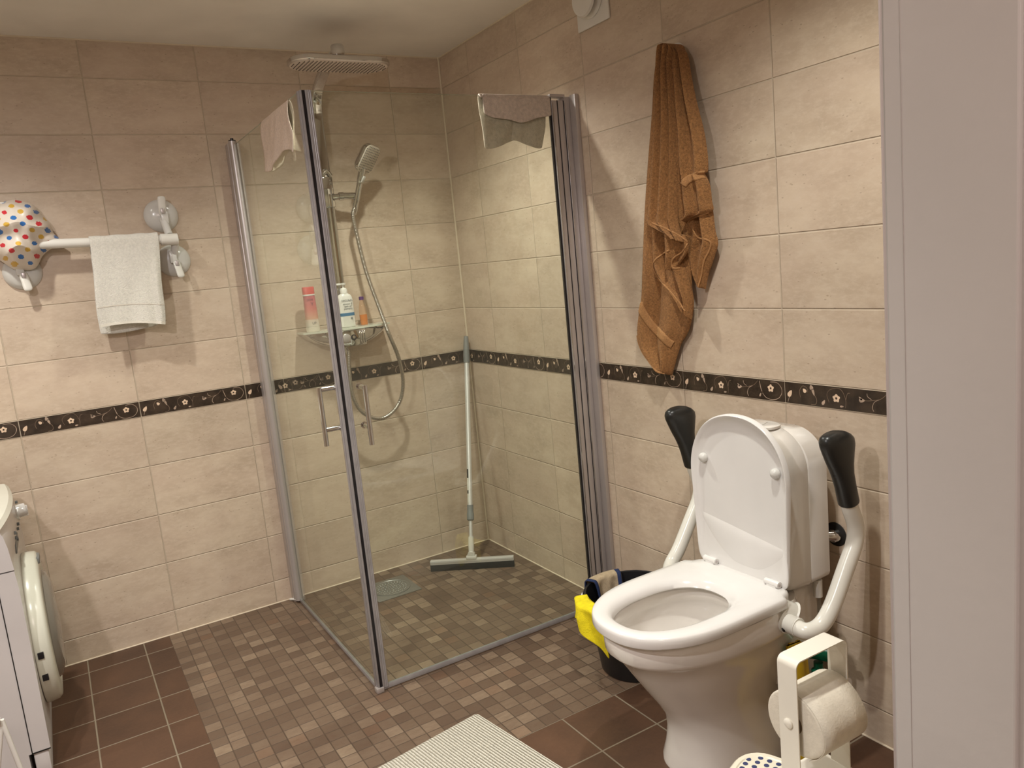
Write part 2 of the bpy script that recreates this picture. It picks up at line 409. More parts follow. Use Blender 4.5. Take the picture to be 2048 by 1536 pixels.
# door frame: lining with a stop strip on the room side, casing on the hall side
xj = DX1; bm = NB()
p1 = B(1795, 700, 1, YF); x_stop = p1.x
p2 = B(1816, 700, 1, YF - 0.012); x_jamb = p2.x
p3 = B(2036, 700, 0, x_jamb)
y_out = p3.y
for sx, a in ((1, x_jamb), (-1, DX0)):
    lo, hi = (a, a + 0.04) if sx > 0 else (a - 0.03, a)
    box(bm, (lo, y_out, 0), (hi, YF + 0.004, 2.10), 0.0015)
    s0, s1 = (x_stop, a + 0.001) if sx > 0 else (a - 0.001, a + 0.012)
    box(bm, (s0, YF - 0.010, 0), (s1, YF + 0.006, 2.085), 0.0015)
    c0, c1 = (a + 0.004, a + 0.09) if sx > 0 else (a - 0.09, a - 0.004)
    box(bm, (c0, y_out - 0.014, 0), (c1, y_out + 0.002, 2.14), 0.002)
box(bm, (DX0 - 0.03, y_out, 2.085), (x_jamb + 0.04, YF + 0.004, 2.11), 0.0015)
box(bm, (DX0 - 0.09, y_out - 0.014, 2.09), (x_jamb + 0.09, y_out + 0.002, 2.17), 0.002)
o = finish('door_1', bm, M_frame, smooth=False); o['kind'] = 'structure'; o['label'] = 'white painted door frame at the right edge of the photo'
# hall behind the camera
bm = NB(); box(bm, (HX[0], -4.6, -0.08), (HX[1], YD, 0.0)); struct('floor_hall', bm, M_hall)
bm = NB(); box(bm, (HX[0], -4.6, H), (HX[1], YF, H + 0.08)); o = struct('ceiling_hall', bm, M_ceil)
bm = NB(); box(bm, (HX[0], -4.7, 0), (HX[1], -4.6, H)); struct('wall_hall_end', bm, M_paint)
bm = NB(); box(bm, (HX[0] - 0.1, -4.7, 0), (HX[0], YD, H)); struct('wall_hall_left', bm, M_paint)
bm = NB(); box(bm, (HX[1], -4.7, 0), (HX[1] + 0.1, YD, H)); struct('wall_hall_right', bm, M_paint)
bm = NB()
box(bm, (HX[0], YD - 0.012, 0), (DX0 - 0.03, YD, H)); box(bm, (x_jamb + 0.04, YD - 0.012, 0), (HX[1], YD, H)); box(bm, (DX0 - 0.03, YD - 0.012, 2.1), (x_jamb + 0.04, YD, H))
struct('wall_hall_front', bm, M_paint)
# pale silicone joints: corner, ceiling
bm = NB(); r = 0.004
tube(bm, [(-0.0035, -0.0035, 0.0), (-0.0035, -0.0035, H)], 0.0048, 8)
tube(bm, [(XL, -0.001, H - 0.001), (0, -0.001, H - 0.001)], r, 8); tube(bm, [(-0.001, 0, H - 0.001), (-0.001, YF, H - 0.001)], r, 8)
tube(bm, [(XL, -0.001, 0.001), (0, -0.001, 0.001)], 0.003, 8); tube(bm, [(-0.001, 0, 0.001), (-0.001, YF, 0.001)], 0.003, 8)
o = finish('trim_3', bm, M_grout); o['kind'] = 'structure'

# decorative border: one run per wall; pattern repeats every 40 cm tile
def border(name, P, s0, s1, off):
    """P(s,h,out) -> world; tiles at s = off + 0.4 k"""
    bm = NB(); hh = ZT - ZB
    def quad(a, b, c, d, out, mi): fill(bm, [P(a, c, out), P(b, c, out), P(b, d, out), P(a, d, out)], mi)
    k0 = int(math.floor((s0 - off) / 0.4)); k1 = int(math.ceil((s1 - off) / 0.4))
    for k in range(k0, k1):
        t0 = off + 0.4 * k; a = max(t0 + 0.0016, s0); b = min(t0 + 0.3984, s1)
        if b <= a: continue
        pts = [P(a, 0.0008, 0), P(b, 0.0008, 0), P(b, hh - 0.0008, 0), P(a, hh - 0.0008, 0)]
        poly_prism(bm, pts, P(0, 0, 0.0022) - P(0, 0, 0), 0)
        def shape(pts2, mi, out=0.0026):
            if any(not (a + 0.001 < t0 + s < b - 0.001) for s, h in pts2): return
            fill(bm, [P(t0 + s, h, out) for s, h in pts2], mi)
        def leaf(cs, ch, L, W, ang, mi=1):
            q = []
            for i in range(12):
                t = i / 12 * 2 * PI; u = math.cos(t) * L * 0.5; v = math.sin(t) * W * 0.5 * (1 - 0.45 * math.cos(t))
                q.append((cs + u * math.cos(ang) - v * math.sin(ang), ch + u * math.sin(ang) + v * math.cos(ang)))
            shape(q, mi)
        def flower(cs, ch, R):
            q = []
            for i in range(30):
                t = i / 30 * 2 * PI; rr = R * (0.92 + 0.15 * math.cos(5 * t)); q.append((cs + rr * math.cos(t + PI / 2), ch + rr * math.sin(t + PI / 2)))
            shape(q, 1); q = [(cs + 0.0032 * math.cos(i / 10 * 2 * PI), ch + 0.0032 * math.sin(i / 10 * 2 * PI)) for i in range(10)]
            shape(q, 0, 0.0030)
        def curl(pts2, wdt, mi=2):
            S = spline([(p[0], p[1], 0) for p in pts2], 6)
            for i in range(len(S) - 1):
                d = (S[i + 1] - S[i]).normalized(); n = Vector((-d.y, d.x, 0)) * wdt * 0.5
                shape([(S[i].x - n.x, S[i].y - n.y), (S[i + 1].x - n.x, S[i + 1].y - n.y), (S[i + 1].x + n.x, S[i + 1].y + n.y), (S[i].x + n.x, S[i].y + n.y)], mi, 0.0024)
        leaf(0.018, 0.028, 0.022, 0.012, 1.0); curl([(0.010, 0.004), (0.013, 0.012), (0.017, 0.022)], 0.0014, 3)
        leaf(0.066, 0.040, 0.013, 0.010, 2.3); curl([(0.052, 0.020), (0.050, 0.038), (0.060, 0.052), (0.073, 0.048), (0.076, 0.036)], 0.0012)
        leaf(0.088, 0.051, 0.014, 0.011, 1.9, 3); leaf(0.094, 0.038, 0.020, 0.007, -1.25, 3); curl([(0.098, 0.030), (0.104, 0.018), (0.100, 0.006), (0.086, 0.004)], 0.0014)
        leaf(0.125, 0.014, 0.016, 0.008, 1.0, 3)
        flower(0.164, 0.029, 0.0108); curl([(0.142, 0.016), (0.136, 0.036), (0.146, 0.050), (0.170, 0.056), (0.184, 0.046), (0.192, 0.024), (0.190, 0.006)], 0.0011)
        leaf(0.180, 0.009, 0.011, 0.005, 0.1, 3); curl([(0.192, 0.028), (0.197, 0.044), (0.204, 0.046)], 0.0014)
        leaf(0.238, 0.031, 0.017, 0.010, 0.1, 3); leaf(0.234, 0.036, 0.012, 0.005, 2.4, 3); curl([(0.246, 0.031), (0.264, 0.033), (0.290, 0.040), (0.306, 0.054)], 0.0013)
        curl([(0.286, 0.038), (0.272, 0.030), (0.266, 0.016), (0.270, 0.006)], 0.0016, 3); curl([(0.252, 0.050), (0.254, 0.042), (0.264, 0.036)], 0.0016, 3)
        curl([(0.312, 0.054), (0.316, 0.036), (0.320, 0.024)], 0.0020, 3); leaf(0.314, 0.014, 0.012, 0.005, 1.1, 3)
        flower(0.352, 0.036, 0.0108)
        curl([(0.322, 0.020), (0.334, 0.008), (0.356, 0.004), (0.378, 0.010), (0.390, 0.026), (0.388, 0.042), (0.374, 0.054), (0.352, 0.054)], 0.0015, 3)
    # thin pale lines where the strip meets the tiles
    for h in (-0.0004, hh + 0.0004):
        quad(s0, s1, h - 0.0010, h + 0.0010, 0.0012, 4)
    o = finish(name, bm, [M_strip, M_orn, M_orn2, M_orn3, M_grout], smooth=False); o['kind'] = 'structure'
    o['label'] = 'dark floral border strip'
    return o
border('trim_1', lambda s, h, out: Vector((s, -out, ZB + h)), XL, -0.004, -1.8531)
border('trim_2', lambda s, h, out: Vector((-out, -s, ZB + h)), 0.004, -YF, 0.2618)

# ------------------------------------------------------------------ shower enclosure
GX, GY, GZ = -0.970, -0.980, 1.903
enc = thing('shower_enclosure', 'clear glass corner shower enclosure with two hinged doors and aluminium profiles', 'shower enclosure', (GX, GY, 0))
def pane(name, lo, hi, lab):
    bm = NB(); box(bm, lo, hi)
    for f in bm.faces:
        n = f.normal
        f.material_index = 0
    bm.normal_update(); s = Vector(hi) - Vector(lo); thin = min(range(3), key=lambda i: s[i])
    for f in bm.faces:
        if abs(f.normal[thin]) < 0.5: f.material_index = 1
    return finish(name, bm, [M_glass, M_edge], enc, smooth=False, label=lab)
left_glass = pane('glass_door', (GX - 0.003, GY + 0.012, 0.022), (GX + 0.003, -0.075, GZ), 'left glass door with a washcloth over its top edge')
front_glass = pane('glass_door', (GX + 0.014, GY - 0.003, 0.022), (-0.088, GY + 0.003, GZ), 'front glass door')
# wall profile at the back wall
bm = NB()
box(bm, (GX - 0.020, -0.045, 0.0), (GX + 0.020, -0.001, GZ + 0.012), 0.003)
tube(bm, [(GX - 0.004, -0.062, 0.012), (GX - 0.004, -0.062, GZ + 0.016)], 0.016, 20)
tube(bm, [(GX + 0.014, -0.075, 0.012), (GX + 0.014, -0.075, GZ + 0.006)], 0.006, 12)
finish('wall_profile', bm, M_satin, enc)
bm = NB(); lathe(bm, [(0.0, 0), (0.014, 0), (0.014, 0.004), (0.006, 0.005), (0.006, 0.012), (0.0, 0.013)], (GX - 0.004, -0.062, GZ + 0.016)); finish('profile_cap', bm, M_black, enc)
# wall profile at the right wall: channel, hinge leaf, bright edges
bm = NB()
box(bm, (-0.040, GY - 0.012, 0.0), (-0.001, GY + 0.030, GZ), 0.002)
box(bm, (-0.066, GY - 0.010, 0.01), (-0.0425, GY + 0.018, GZ - 0.012), 0.003)
box(bm, (-0.092, GY - 0.010, 0.01), (-0.0690, GY + 0.012, GZ - 0.012), 0.003)
box(bm, (-0.018, GY - 0.045, 0.0), (-0.001, GY - 0.0125, GZ + 0.004), 0.002)
finish('wall_profile', bm, M_satin, enc)
bm = NB()
for x in (-0.0412, -0.0676): box(bm, (x - 0.0012, GY - 0.0095, 0.01), (x + 0.0012, GY + 0.01, GZ - 0.012))
box(bm, (-0.098, GY - 0.005, 0.015), (-0.092, GY + 0.005, GZ - 0.002))
finish('hinge_seal', bm, M_black, enc, smooth=False)
bm = NB(); box(bm, (-0.100, GY - 0.013, GZ - 0.002), (-0.036, GY + 0.02, GZ + 0.008), 0.002); finish('profile_cap', bm, M_satin, enc)
bm = NB()
for x in (-0.090, -0.0385): tube(bm, [(x, GY - 0.0115, 0.02), (x, GY - 0.0115, GZ - 0.02)], 0.0016, 8)
finish('chrome_bead', bm, M_chrome, enc)
# corner: magnet seals of the two doors with the black gap between them
bm = NB()
box(bm, (GX - 0.007, GY + 0.006, 0.012), (GX + 0.006, GY + 0.022, GZ + 0.001), 0.002)
box(bm, (GX - 0.004, GY - 0.007, 0.012), (GX + 0.002, GY + 0.007, GZ + 0.001), 0.002)
finish('door_seal', bm, M_seal, enc)
bm = NB(); box(bm, (GX + 0.0025, GY - 0.006, 0.012), (GX + 0.0105, GY + 0.004, GZ)); finish('magnet_strip', bm, M_black, enc, smooth=False)
bm = NB()
box(bm, (GX + 0.011, GY - 0.007, 0.012), (GX + 0.020, GY + 0.007, GZ + 0.001), 0.002)
for k in range(2): tube(bm, [(GX + 0.0225 + 0.0055 * k, GY - 0.004, 0.012), (GX + 0.0225 + 0.0055 * k, GY - 0.004, GZ + 0.001)], 0.0034, 10)
finish('door_seal', bm, M_seal, enc)
bm = NB()   # bottom sills
box(bm, (GX - 0.004, GY, 0.004), (GX + 0.004, -0.05, 0.022), 0.002); box(bm, (GX, GY - 0.004, 0.004), (-0.05, GY + 0.004, 0.022), 0.002)
finish('bottom_seal', bm, M_seal, enc)
bm = NB(); box(bm, (GX - 0.012, GY - 0.012, 0.0), (GX + 0.014, GY + 0.014, 0.018), 0.003); finish('corner_foot', bm, M_satin, enc)
bm = NB(); tube(bm, spline([(GX - 0.030, -0.012, 0.004), (GX - 0.018, -0.035, 0.008), (GX - 0.008, -0.060, 0.010)]), [0.005] * 16 + [0.003], 8); finish('sealing_strip', bm, M_white, enc, label='white sealing strip')
# handles
def dhandle(base, out, z0, z1, zl, lab, door):
    b = Vector(base); d = Vector(out); bm = NB()
    for z in (z1, zl):
        q = Vector((b.x, b.y, z)); tube(bm, [q - d * 0.06, q + d * 0.4, q + d * 0.9], 0.0075, 14)
        lathe(bm, [(0.0, 0), (0.011, 0), (0.011, 0.004), (0.0, 0.004)], q, d)
    q = b + d
    tube(bm, [(q.x, q.y, z0), (q.x, q.y, z1 + 0.008)], 0.0078, 16)
    finish('handle', bm, M_chrome, door, label=lab)
dhandle((GX - 0.003, -0.950, 0), (-0.052, 0, 0), 0.842, 1.020, 0.892, 'chrome bar handle of the left door', left_glass)
dhandle((-0.908, GY - 0.003, 0), (0.0, -0.052, 0), 0.836, 1.016, 0.892, 'chrome bar handle of the front door', front_glass)

# washcloths draped over the glass
def drape(name, A, Bp, hang, n_out, fn_front, fn_back, mt, label, flip=False, g=0.0055):
    """cloth folded over a top edge A->Bp; fn_front(u)/fn_back(u) -> hanging length, n_out = unit normal of the front side"""
    A = Vector(A); Bp = Vector(Bp); n = Vector(n_out); bm = NB(); nu, nv = 26, 34
    def f(u, v):
        s = (v - 0.5) * 2; p = A.lerp(Bp, u)
        if s >= 0: L = fn_front(u); sg = 1
        else: L = fn_back(u); sg = -1
        d = abs(s) * L
        off = g * min(1, d / 0.012) + 0.0
        wav = (0.004 * math.sin(u * 9 + sg * 1.3 + d * 14) + 0.003 * math.sin(u * 21 + d * 30 + sg)) * min(1, d / 0.05) + 0.012 * (d / 0.2) ** 2
        z = p.z + 0.004 - d + 0.0
        q = p + n * (sg * (off + abs(wav)))
        q = q + (Bp - A).normalized() * (hang(u, s, d))
        q.z = z
        return q
    grid(bm, f, nu, nv); o = finish(name, bm, mt)
    tag(o, label, 'washcloth'); solid(o, 0.0035, 0, 1)
    return o
c0 = B(525, 236, 0, GX); c1 = B(577, 200, 0, GX)
drape('washcloth', (GX, c0.y, GZ), (GX, c1.y, GZ), lambda u, s, d: (0.02 if s > 0 else -0.05 * d / 0.15) * (u - 0.3) * d / 0.15 + (0.15 * d * (u - 0.5) if s > 0 else 0),
      (-1, 0, 0), lambda u: 0.168 - 0.03 * math.sin(u * PI) * u + 0.012 * math.sin(u * 6), lambda u: 0.10 + 0.06 * u + 0.02 * math.sin(u * 8), M_cloth,
      'small beige washcloth hung over the left glass door')
c0 = B(957, 192, 1, GY); c1 = B(1098, 196, 1, GY)
drape('washcloth', (c0.x, GY, GZ), (c1.x, GY, GZ), lambda u, s, d: -0.02 * d / 0.15 * u + (0.01 if u < .5 else -.012) * d / .15,
      (0, 1, 0), lambda u: 0.172 - 0.022 * math.sin(PI * min(1, max(0, u))) ** 2 + 0.004 * math.sin(9 * u), lambda u: 0.012, M_cloth2,
      'grey-beige washcloth seen through the front glass door near the wall')
# its shorter folded layer
bm = NB()
def f(u, v):
    L = 0.088 - 0.025 * abs(2 * u - 1) ** 1.5 + 0.003 * math.sin(14 * u)
    z = GZ + 0.003 - v * L
    return Vector((lerp(c0.x + 0.012, c1.x, u), GY - 0.0042 - 0.002 * abs(math.sin(u * 17 + 1)) * v, z))
c2 = [ob for ob in C.objects if ob.name == 'washcloth.001'][0]
grid(bm, f, 30, 10); o = finish('folded_flap', bm, M_cloth2, c2); solid(o, 0.003, 0, 1)

# ------------------------------------------------------------------ floor drain
bm = NB()
box(bm, (-0.710, -0.318, 0.0), (-0.513, -0.112, 0.003), 0.0008)
M_drain = mat('drain_steel', (0.27, 0.27, 0.25), 0.34, 0.6)
drain = thing('floor_drain', 'square steel floor drain with a round perforated grate in the shower', 'floor drain', (-0.612, -0.215, 0))
finish('frame', bm, M_drain, drain)
bm = NB(); lathe(bm, [(0.083, 0.003), (0.083, 0.0055), (0.079, 0.0062), (0.077, 0.0045), (0.0, 0.0040)], (-0.612, -0.215, 0), n=48)
for ring, cnt in ((0.012, 6), (0.026, 12), (0.040, 19), (0.054, 25), (0.066, 30)):
    for k in range(cnt):
        a = 2 * PI * k / cnt + ring * 40
        lathe(bm, [(0.0042, 0.0), (0.0030, 0.0014), (0.0, 0.0014)], (-0.612 + ring * math.cos(a), -0.215 + ring * math.sin(a), 0.0043), n=7, mi=0)
        lathe(bm, [(0.0016, 0.0), (0.0, 0.0003)], (-0.612 + ring * math.cos(a), -0.215 + ring * math.sin(a), 0.0058), n=6, mi=1)
finish('grate', bm, [M_drain, M_dark], drain)

# ------------------------------------------------------------------ shower column
SX = -0.612
col = thing('shower_column', 'chrome shower column with a large flat rain head and a glass shelf mixer', 'shower column', (SX, -0.01, 1.1))
def rrect(w, h, r, n=5):
    pts = []
    for cx, cy, a0 in ((w - r, h - r, 0), (-w + r, h - r, PI / 2), (-w + r, -h + r, PI), (w - r, -h + r, 3 * PI / 2)):
        for k in range(n + 1):
            a = a0 + PI / 2 * k / n; pts.append((cx + r * math.cos(a), cy + r * math.sin(a)))
    return pts
sec = rrect(0.0215, 0.011, 0.006)
path = [(SX, -0.045, 1.10), (SX, -0.045, 1.5), (SX, -0.045, 2.00)] + spline([(SX, -0.045, 2.03), (SX, -0.060, 2.085), (SX, -0.105, 2.125), (SX, -0.20, 2.165), (SX, -0.33, 2.187), (SX, -0.385, 2.192)], 8)
bm = NB(); P = [Vector(p) for p in path]; rings = []
for i, p in enumerate(P):
    t = (P[min(i + 1, len(P) - 1)] - P[max(i - 1, 0)]).normalized(); nn = Vector((1, 0, 0)); b = t.cross(nn)
    rings.append([p + nn * a + b * c for a, c in sec])
loft(bm, rings); finish('riser_arm', bm, M_chrome, col)
bm = NB(); box(bm, (SX - 0.019, -0.036, 2.0), (SX + 0.019, -0.001, 2.04), 0.003); finish('wall_bracket', bm, M_chrome, col)
HC = (SX - 0.003, -0.378)
bm = NB()
def head_ring(s, z): 
    return [Vector((HC[0] + a, HC[1] + c, z)) for a, c in rrect(0.193 * s + (s - 1) * 0, 0.086 - 0.193 * (1 - s), min(0.075, 0.086 - 0.193 * (1 - s) - 0.001), 8)]
loft(bm, [head_ring(0.97, 2.135), head_ring(1.0, 2.139), head_ring(1.0, 2.151), head_ring(0.965, 2.156)])
hd = finish('rain_head', bm, M_chrome, col)
bm = NB(); loft(bm, [head_ring(0.965, 2.1352), head_ring(0.965, 2.1335), head_ring(0.95, 2.1328)])
for i in range(26):
    for j in range(11):
        x = -0.178 + 0.356 * i / 25; y = -0.066 + 0.132 * j / 10
        ex = max(0, abs(x) - 0.118) / 0.062; 
        if ex ** 2 + (y / 0.072) ** 2 > 1: continue
        lathe(bm, [(0.0026, 0.0), (0.0018, -0.0035), (0.0, -0.0037)], (HC[0] + x, HC[1] + y, 2.133), n=6, mi=1)
spray = finish('spray_face', bm, [mat('spray_face', (0.62, 0.53, 0.46), 0.4), mat('spray_nozzles', (0.13, 0.10, 0.085), 0.6)], hd)
bm = NB(); lathe(bm, [(0.0, 2.154), (0.030, 2.154), (0.030, 2.160), (0.024, 2.164), (0.0255, 2.168), (0.0255, 2.205), (0.022, 2.211), (0.0, 2.212)], (HC[0], HC[1], 0)); finish('head_joint', bm, M_chrome, col)
bm = NB(); lathe(bm, [(0.0256, 2.163), (0.0257, 2.168), (0.0, 2.168)], (HC[0], HC[1], 0)); finish('joint_ring', bm, M_black, col)
# slider for the hand shower
bm = NB(); box(bm, (SX - 0.0235, -0.064, 1.648), (SX + 0.0235, -0.034, 1.775), 0.006)
tube(bm, spline([(SX - 0.018, -0.058, 1.778), (SX, -0.066, 1.797), (SX + 0.018, -0.058, 1.778)]), 0.010, 12)
finish('slider', bm, M_chrome, col)
bm = NB(); y = -0.085
tube(bm, [(SX + 0.022, -0.060, 1.690), (SX + 0.034, -0.075, 1.690), (SX + 0.05, -0.086, 1.690)], 0.013, 16)
tube(bm, [(SX + 0.034, y, 1.690), (SX + 0.052, y - 0.002, 1.690), (SX + 0.054, y - 0.002, 1.690), (SX + 0.105, y - 0.01, 1.688)], [0.017, 0.017, 0.0145, 0.0145], 18)
finish('holder_arm', bm, M_chrome, col)
# shelf mixer
bm = NB(); sh = []
xs0, xs1 = -0.812, -0.428
for k in range(25):
    t = k / 24; x = lerp(xs0, xs1, t); sh.append((x, -0.150 + 0.045 * abs(2 * t - 1) ** 3))
poly_prism(bm, [Vector((x, y, 1.136)) for x, y in sh] + [Vector((xs1, -0.012, 1.136)), Vector((xs0, -0.012, 1.136))], (0, 0, 0.007))
finish('shelf_plate', bm, mat('white_glass_shelf', (0.60, 0.62, 0.52), 0.15), col, smooth=False)
bm = NB(); rings = []
for k in range(21):
    t = k / 20; x = lerp(xs0 + 0.012, xs1 - 0.012, t); e = 1 - abs(2 * t - 1) ** 2.0
    yf = -0.146 + 0.045 * abs(2 * t - 1) ** 3; zb = 1.128 - 0.066 * e ** 0.7; yb = -0.02
    rings.append([Vector((x, yf, 1.1358)), Vector((x, yf + 0.003, lerp(1.1358, zb, 0.55))), Vector((x, yf + 0.02 + 0.01 * e, zb + 0.004)), Vector((x, yf + 0.05, zb)), Vector((x, yb, zb + 0.004)), Vector((x, yb, 1.1358))])
loft(bm, rings); finish('mixer_body', bm, M_chrome, col, angle=60)
bm = NB(); box(bm, (-0.668, -0.154, 1.066), (-0.560, -0.120, 1.134), 0.004)
finish('control_panel', bm, M_chrome, col)
bm = NB(); lathe(bm, [(0.0, 0.0), (0.0125, 0.0), (0.0125, 0.003), (0.0, 0.004)], (-0.616, -0.153, 1.102), (0, -1, 0)); bt = finish('button_ring', bm, M_black, col)
bm = NB(); lathe(bm, [(0.0, 0.0), (0.0065, 0.0), (0.0065, 0.004), (0.0, 0.005)], (-0.616, -0.156, 1.104), (0, -1, 0)); finish('button', bm, M_chrome, bt)
bm = NB(); lathe(bm, [(0.0, 0.0), (0.019, 0.0), (0.019, 0.004), (0.016, 0.006), (0.0, 0.006)], (-0.648, -0.153, 1.102), (0, -1, 0)); finish('knob', bm, M_satin, col)
bm = NB()
for k in range(3): box(bm, (-0.588 + 0.010 * k, -0.158, 1.074), (-0.582 + 0.010 * k, -0.150, 1.128), 0.002)
finish('ridges', bm, M_chrome, col)

# hand shower with its hose
hs = thing('hand_shower', 'chrome hand shower with a square spray face held beside the column', 'hand shower', (-0.505, -0.10, 1.69))
q0 = Vector((-0.513, -0.100, 1.655)); q1 = Vector((-0.490, -0.150, 1.775))
ax = (q1 - q0).normalized()
bm = NB(); tube(bm, spline([q0 - ax * 0.012, q0, q0 + ax * 0.05, q0 + ax * 0.10, q1, q1 + ax * 0.02], 6), [0.0115] * 8 + [0.0125] * 10 + [0.015] * 12 + [0.014], 18, flat=(1, 1.1)); finish('grip', bm, M_chrome, hs)
fn = Vector((0.42, -0.72, -0.55)).normalized()        # direction the spray face looks
up = (Vector((0.28, -0.15, 1)) - fn * Vector((0.28, -0.15, 1)).dot(fn)).normalized(); side = fn.cross(up).normalized()
hc = q1 + up * 0.062 - fn * 0.002
bm = NB()
def hring(s, d): return [hc + side * a * s + up * c * s + fn * d for a, c in rrect(0.052, 0.062, 0.028, 6)]
loft(bm, [hring(0.55, -0.026), hring(0.85, -0.020), hring(0.98, -0.008), hring(1.0, 0.0), hring(0.98, 0.006)])
hh = finish('shower_head', bm, M_chrome, hs)
bm = NB(); loft(bm, [hring(0.93, 0.004), hring(0.93, 0.0072), hring(0.90, 0.008)])
R3 = Matrix((side, up, fn)).transposed()
for i in range(9):
    for j in range(11):
        a = -0.042 + 0.0105 * i; c = -0.050 + 0.010 * j
        if abs(a) > 0.036 and abs(c) > 0.042: continue
        p = hc + side * a + up * c + fn * 0.008
        lathe(bm, [(0.0024, 0.0), (0.0015, 0.0022), (0.0, 0.0024)], p, fn, n=6, mi=1)
finish('spray_face', bm, [mat('hand_spray_face', (0.66, 0.60, 0.52), 0.35), mat('hand_nozzles', (0.11, 0.10, 0.09), 0.6)], hh)
bm = NB(); p = q0 + ax * 0.105 + Vector((0.006, -0.0135, -0.004)); obox(bm, p, (0.0075, 0.003, 0.014), Matrix((side, fn, up)).transposed(), 0.002); finish('select_button', bm, M_ltgrey, hs)
hp = [q0 - ax * 0.010, B(706, 430, 1, -0.098), B(714, 470, 1, -0.096), B(733, 545, 1, -0.105), B(762, 625, 1, -0.135), B(778, 668, 1, -0.165), B(797, 715, 1, -0.150),
      B(806, 762, 1, -0.12), B(800, 802, 1, -0.105), B(778, 830, 1, -0.10), B(752, 837, 1, -0.10), B(722, 822, 1, -0.10), B(705, 790, 1, -0.10), B(699, 745, 1, -0.095), B(697, 705, 1, -0.09), Vector((-0.640, -0.088, 1.066))]
bm = NB(); S = spline(hp, 22); tube(bm, S, [0.0083 + 0.0006 * math.sin(i * 2.2) for i in range(len(S))], 12); finish('hose', bm, M_hose, hs, label='ribbed metal hose')
bm = NB(); e = S[-1]; tube(bm, [e + Vector((0, 0, -0.035)), e + Vector((0, 0, -0.02)), e], [0.0095, 0.012, 0.012], 16); finish('hose_nut', bm, M_chrome, hs)
bm = NB(); tube(bm, [q0 - ax * 0.045, q0 - ax * 0.02, q0], [0.0098, 0.0125, 0.0125], 16); finish('hose_nut', bm, M_chrome, hs)

# ------------------------------------------------------------------ bottles
ZS = 1.1435
def text_mesh(name, s, size, pos, right, upv, mt, parent, ext=0.0002, align='CENTER'):
    cu = bpy.data.curves.new(name, 'FONT'); cu.body = s; cu.size = size; cu.align_x = align; cu.align_y = 'CENTER'; cu.extrude = ext; cu.space_line = 0.95
    to = bpy.data.objects.new(name, cu); C.objects.link(to)
    bpy.context.view_layer.update(); dg = bpy.context.evaluated_depsgraph_get()
    me = bpy.data.meshes.new_from_object(to.evaluated_get(dg)); bpy.data.objects.remove(to)
    R = Vector(right).normalized(); U = Vector(upv).normalized(); Nn = R.cross(U); off = Vector((0, 0, 0)); p = parent
    while p: off += p.location; p = p.parent
    for v in me.vertices: v.co = Vector(pos) - off + R * v.co.x + U * v.co.y + Nn * v.co.z
    me.materials.clear(); me.materials.append(mt); o = bpy.data.objects.new(name, me); link(o, parent); return o
M_ink = mat('grey_print', (0.16, 0.17, 0.17), 0.5)
def ell(cx, cy, a, b, z, n=32, p=2.0):
    out = []
    for k in range(n):
        t = 2 * PI * k / n; c, s = math.cos(t), math.sin(t)
        out.append(Vector((cx + a * math.copysign(abs(c) ** (2 / p), c), cy + b * math.copysign(abs(s) ** (2 / p), s), z)))
    return out
# pump bottle
bx, by = -0.610, -0.082
pb = thing('pump_bottle', 'white pump bottle with a blue band label on the shower shelf', 'bottle', (bx, by, ZS), 'bottles on the shower shelf')
bm = NB(); loft(bm, [ell(bx, by, a, b, ZS + z, p=2.5) for a, b, z in ((0.030, 0.019, 0), (0.034, 0.022, 0.004), (0.034, 0.022, 0.10), (0.0335, 0.0215, 0.118), (0.031, 0.020, 0.128), (0.025, 0.018, 0.137), (0.016, 0.0145, 0.142), (0.0145, 0.0145, 0.143))]); finish('body', bm, M_white, pb)
bm = NB(); lathe(bm, [(0.0155, 0.142), (0.0155, 0.158), (0.012, 0.165), (0.005, 0.168), (0.005, 0.178), (0.012, 0.180), (0.013, 0.187), (0.0, 0.188)], (bx, by, ZS)); box(bm, (bx - 0.032, by - 0.006, ZS + 0.179), (bx, by + 0.006, ZS + 0.187), 0.003); finish('pump_head', bm, M_white, pb)
yf = by - 0.0228
bm = NB(); loft(bm, [ell(bx, by, 0.0345, 0.0225, ZS + 0.048, p=2.5), ell(bx, by, 0.0345, 0.0225, ZS + 0.061, p=2.5)]); finish('label_band', bm, mat('blue_band', (0.055, 0.17, 0.30), 0.4), pb)
text_mesh('lettering', 'DECUBAL', 0.0115, (bx + 0.002, yf, ZS + 0.113), (1, 0, 0), (0, 0, 1), M_ink, pb)
text_mesh('lettering', 'shower &\nbath oil\nshampoo', 0.0105, (bx + 0.003, yf, ZS + 0.089), (1, 0, 0), (0, 0, 1), M_ink, pb)
bm = NB(); lathe(bm, [(0.0, 0), (0.0045, 0), (0.0045, 0.0005), (0, 0.0005)], (bx + 0.014, yf, ZS + 0.037), (0, -1, 0)); finish('emblem', bm, M_ink, pb)
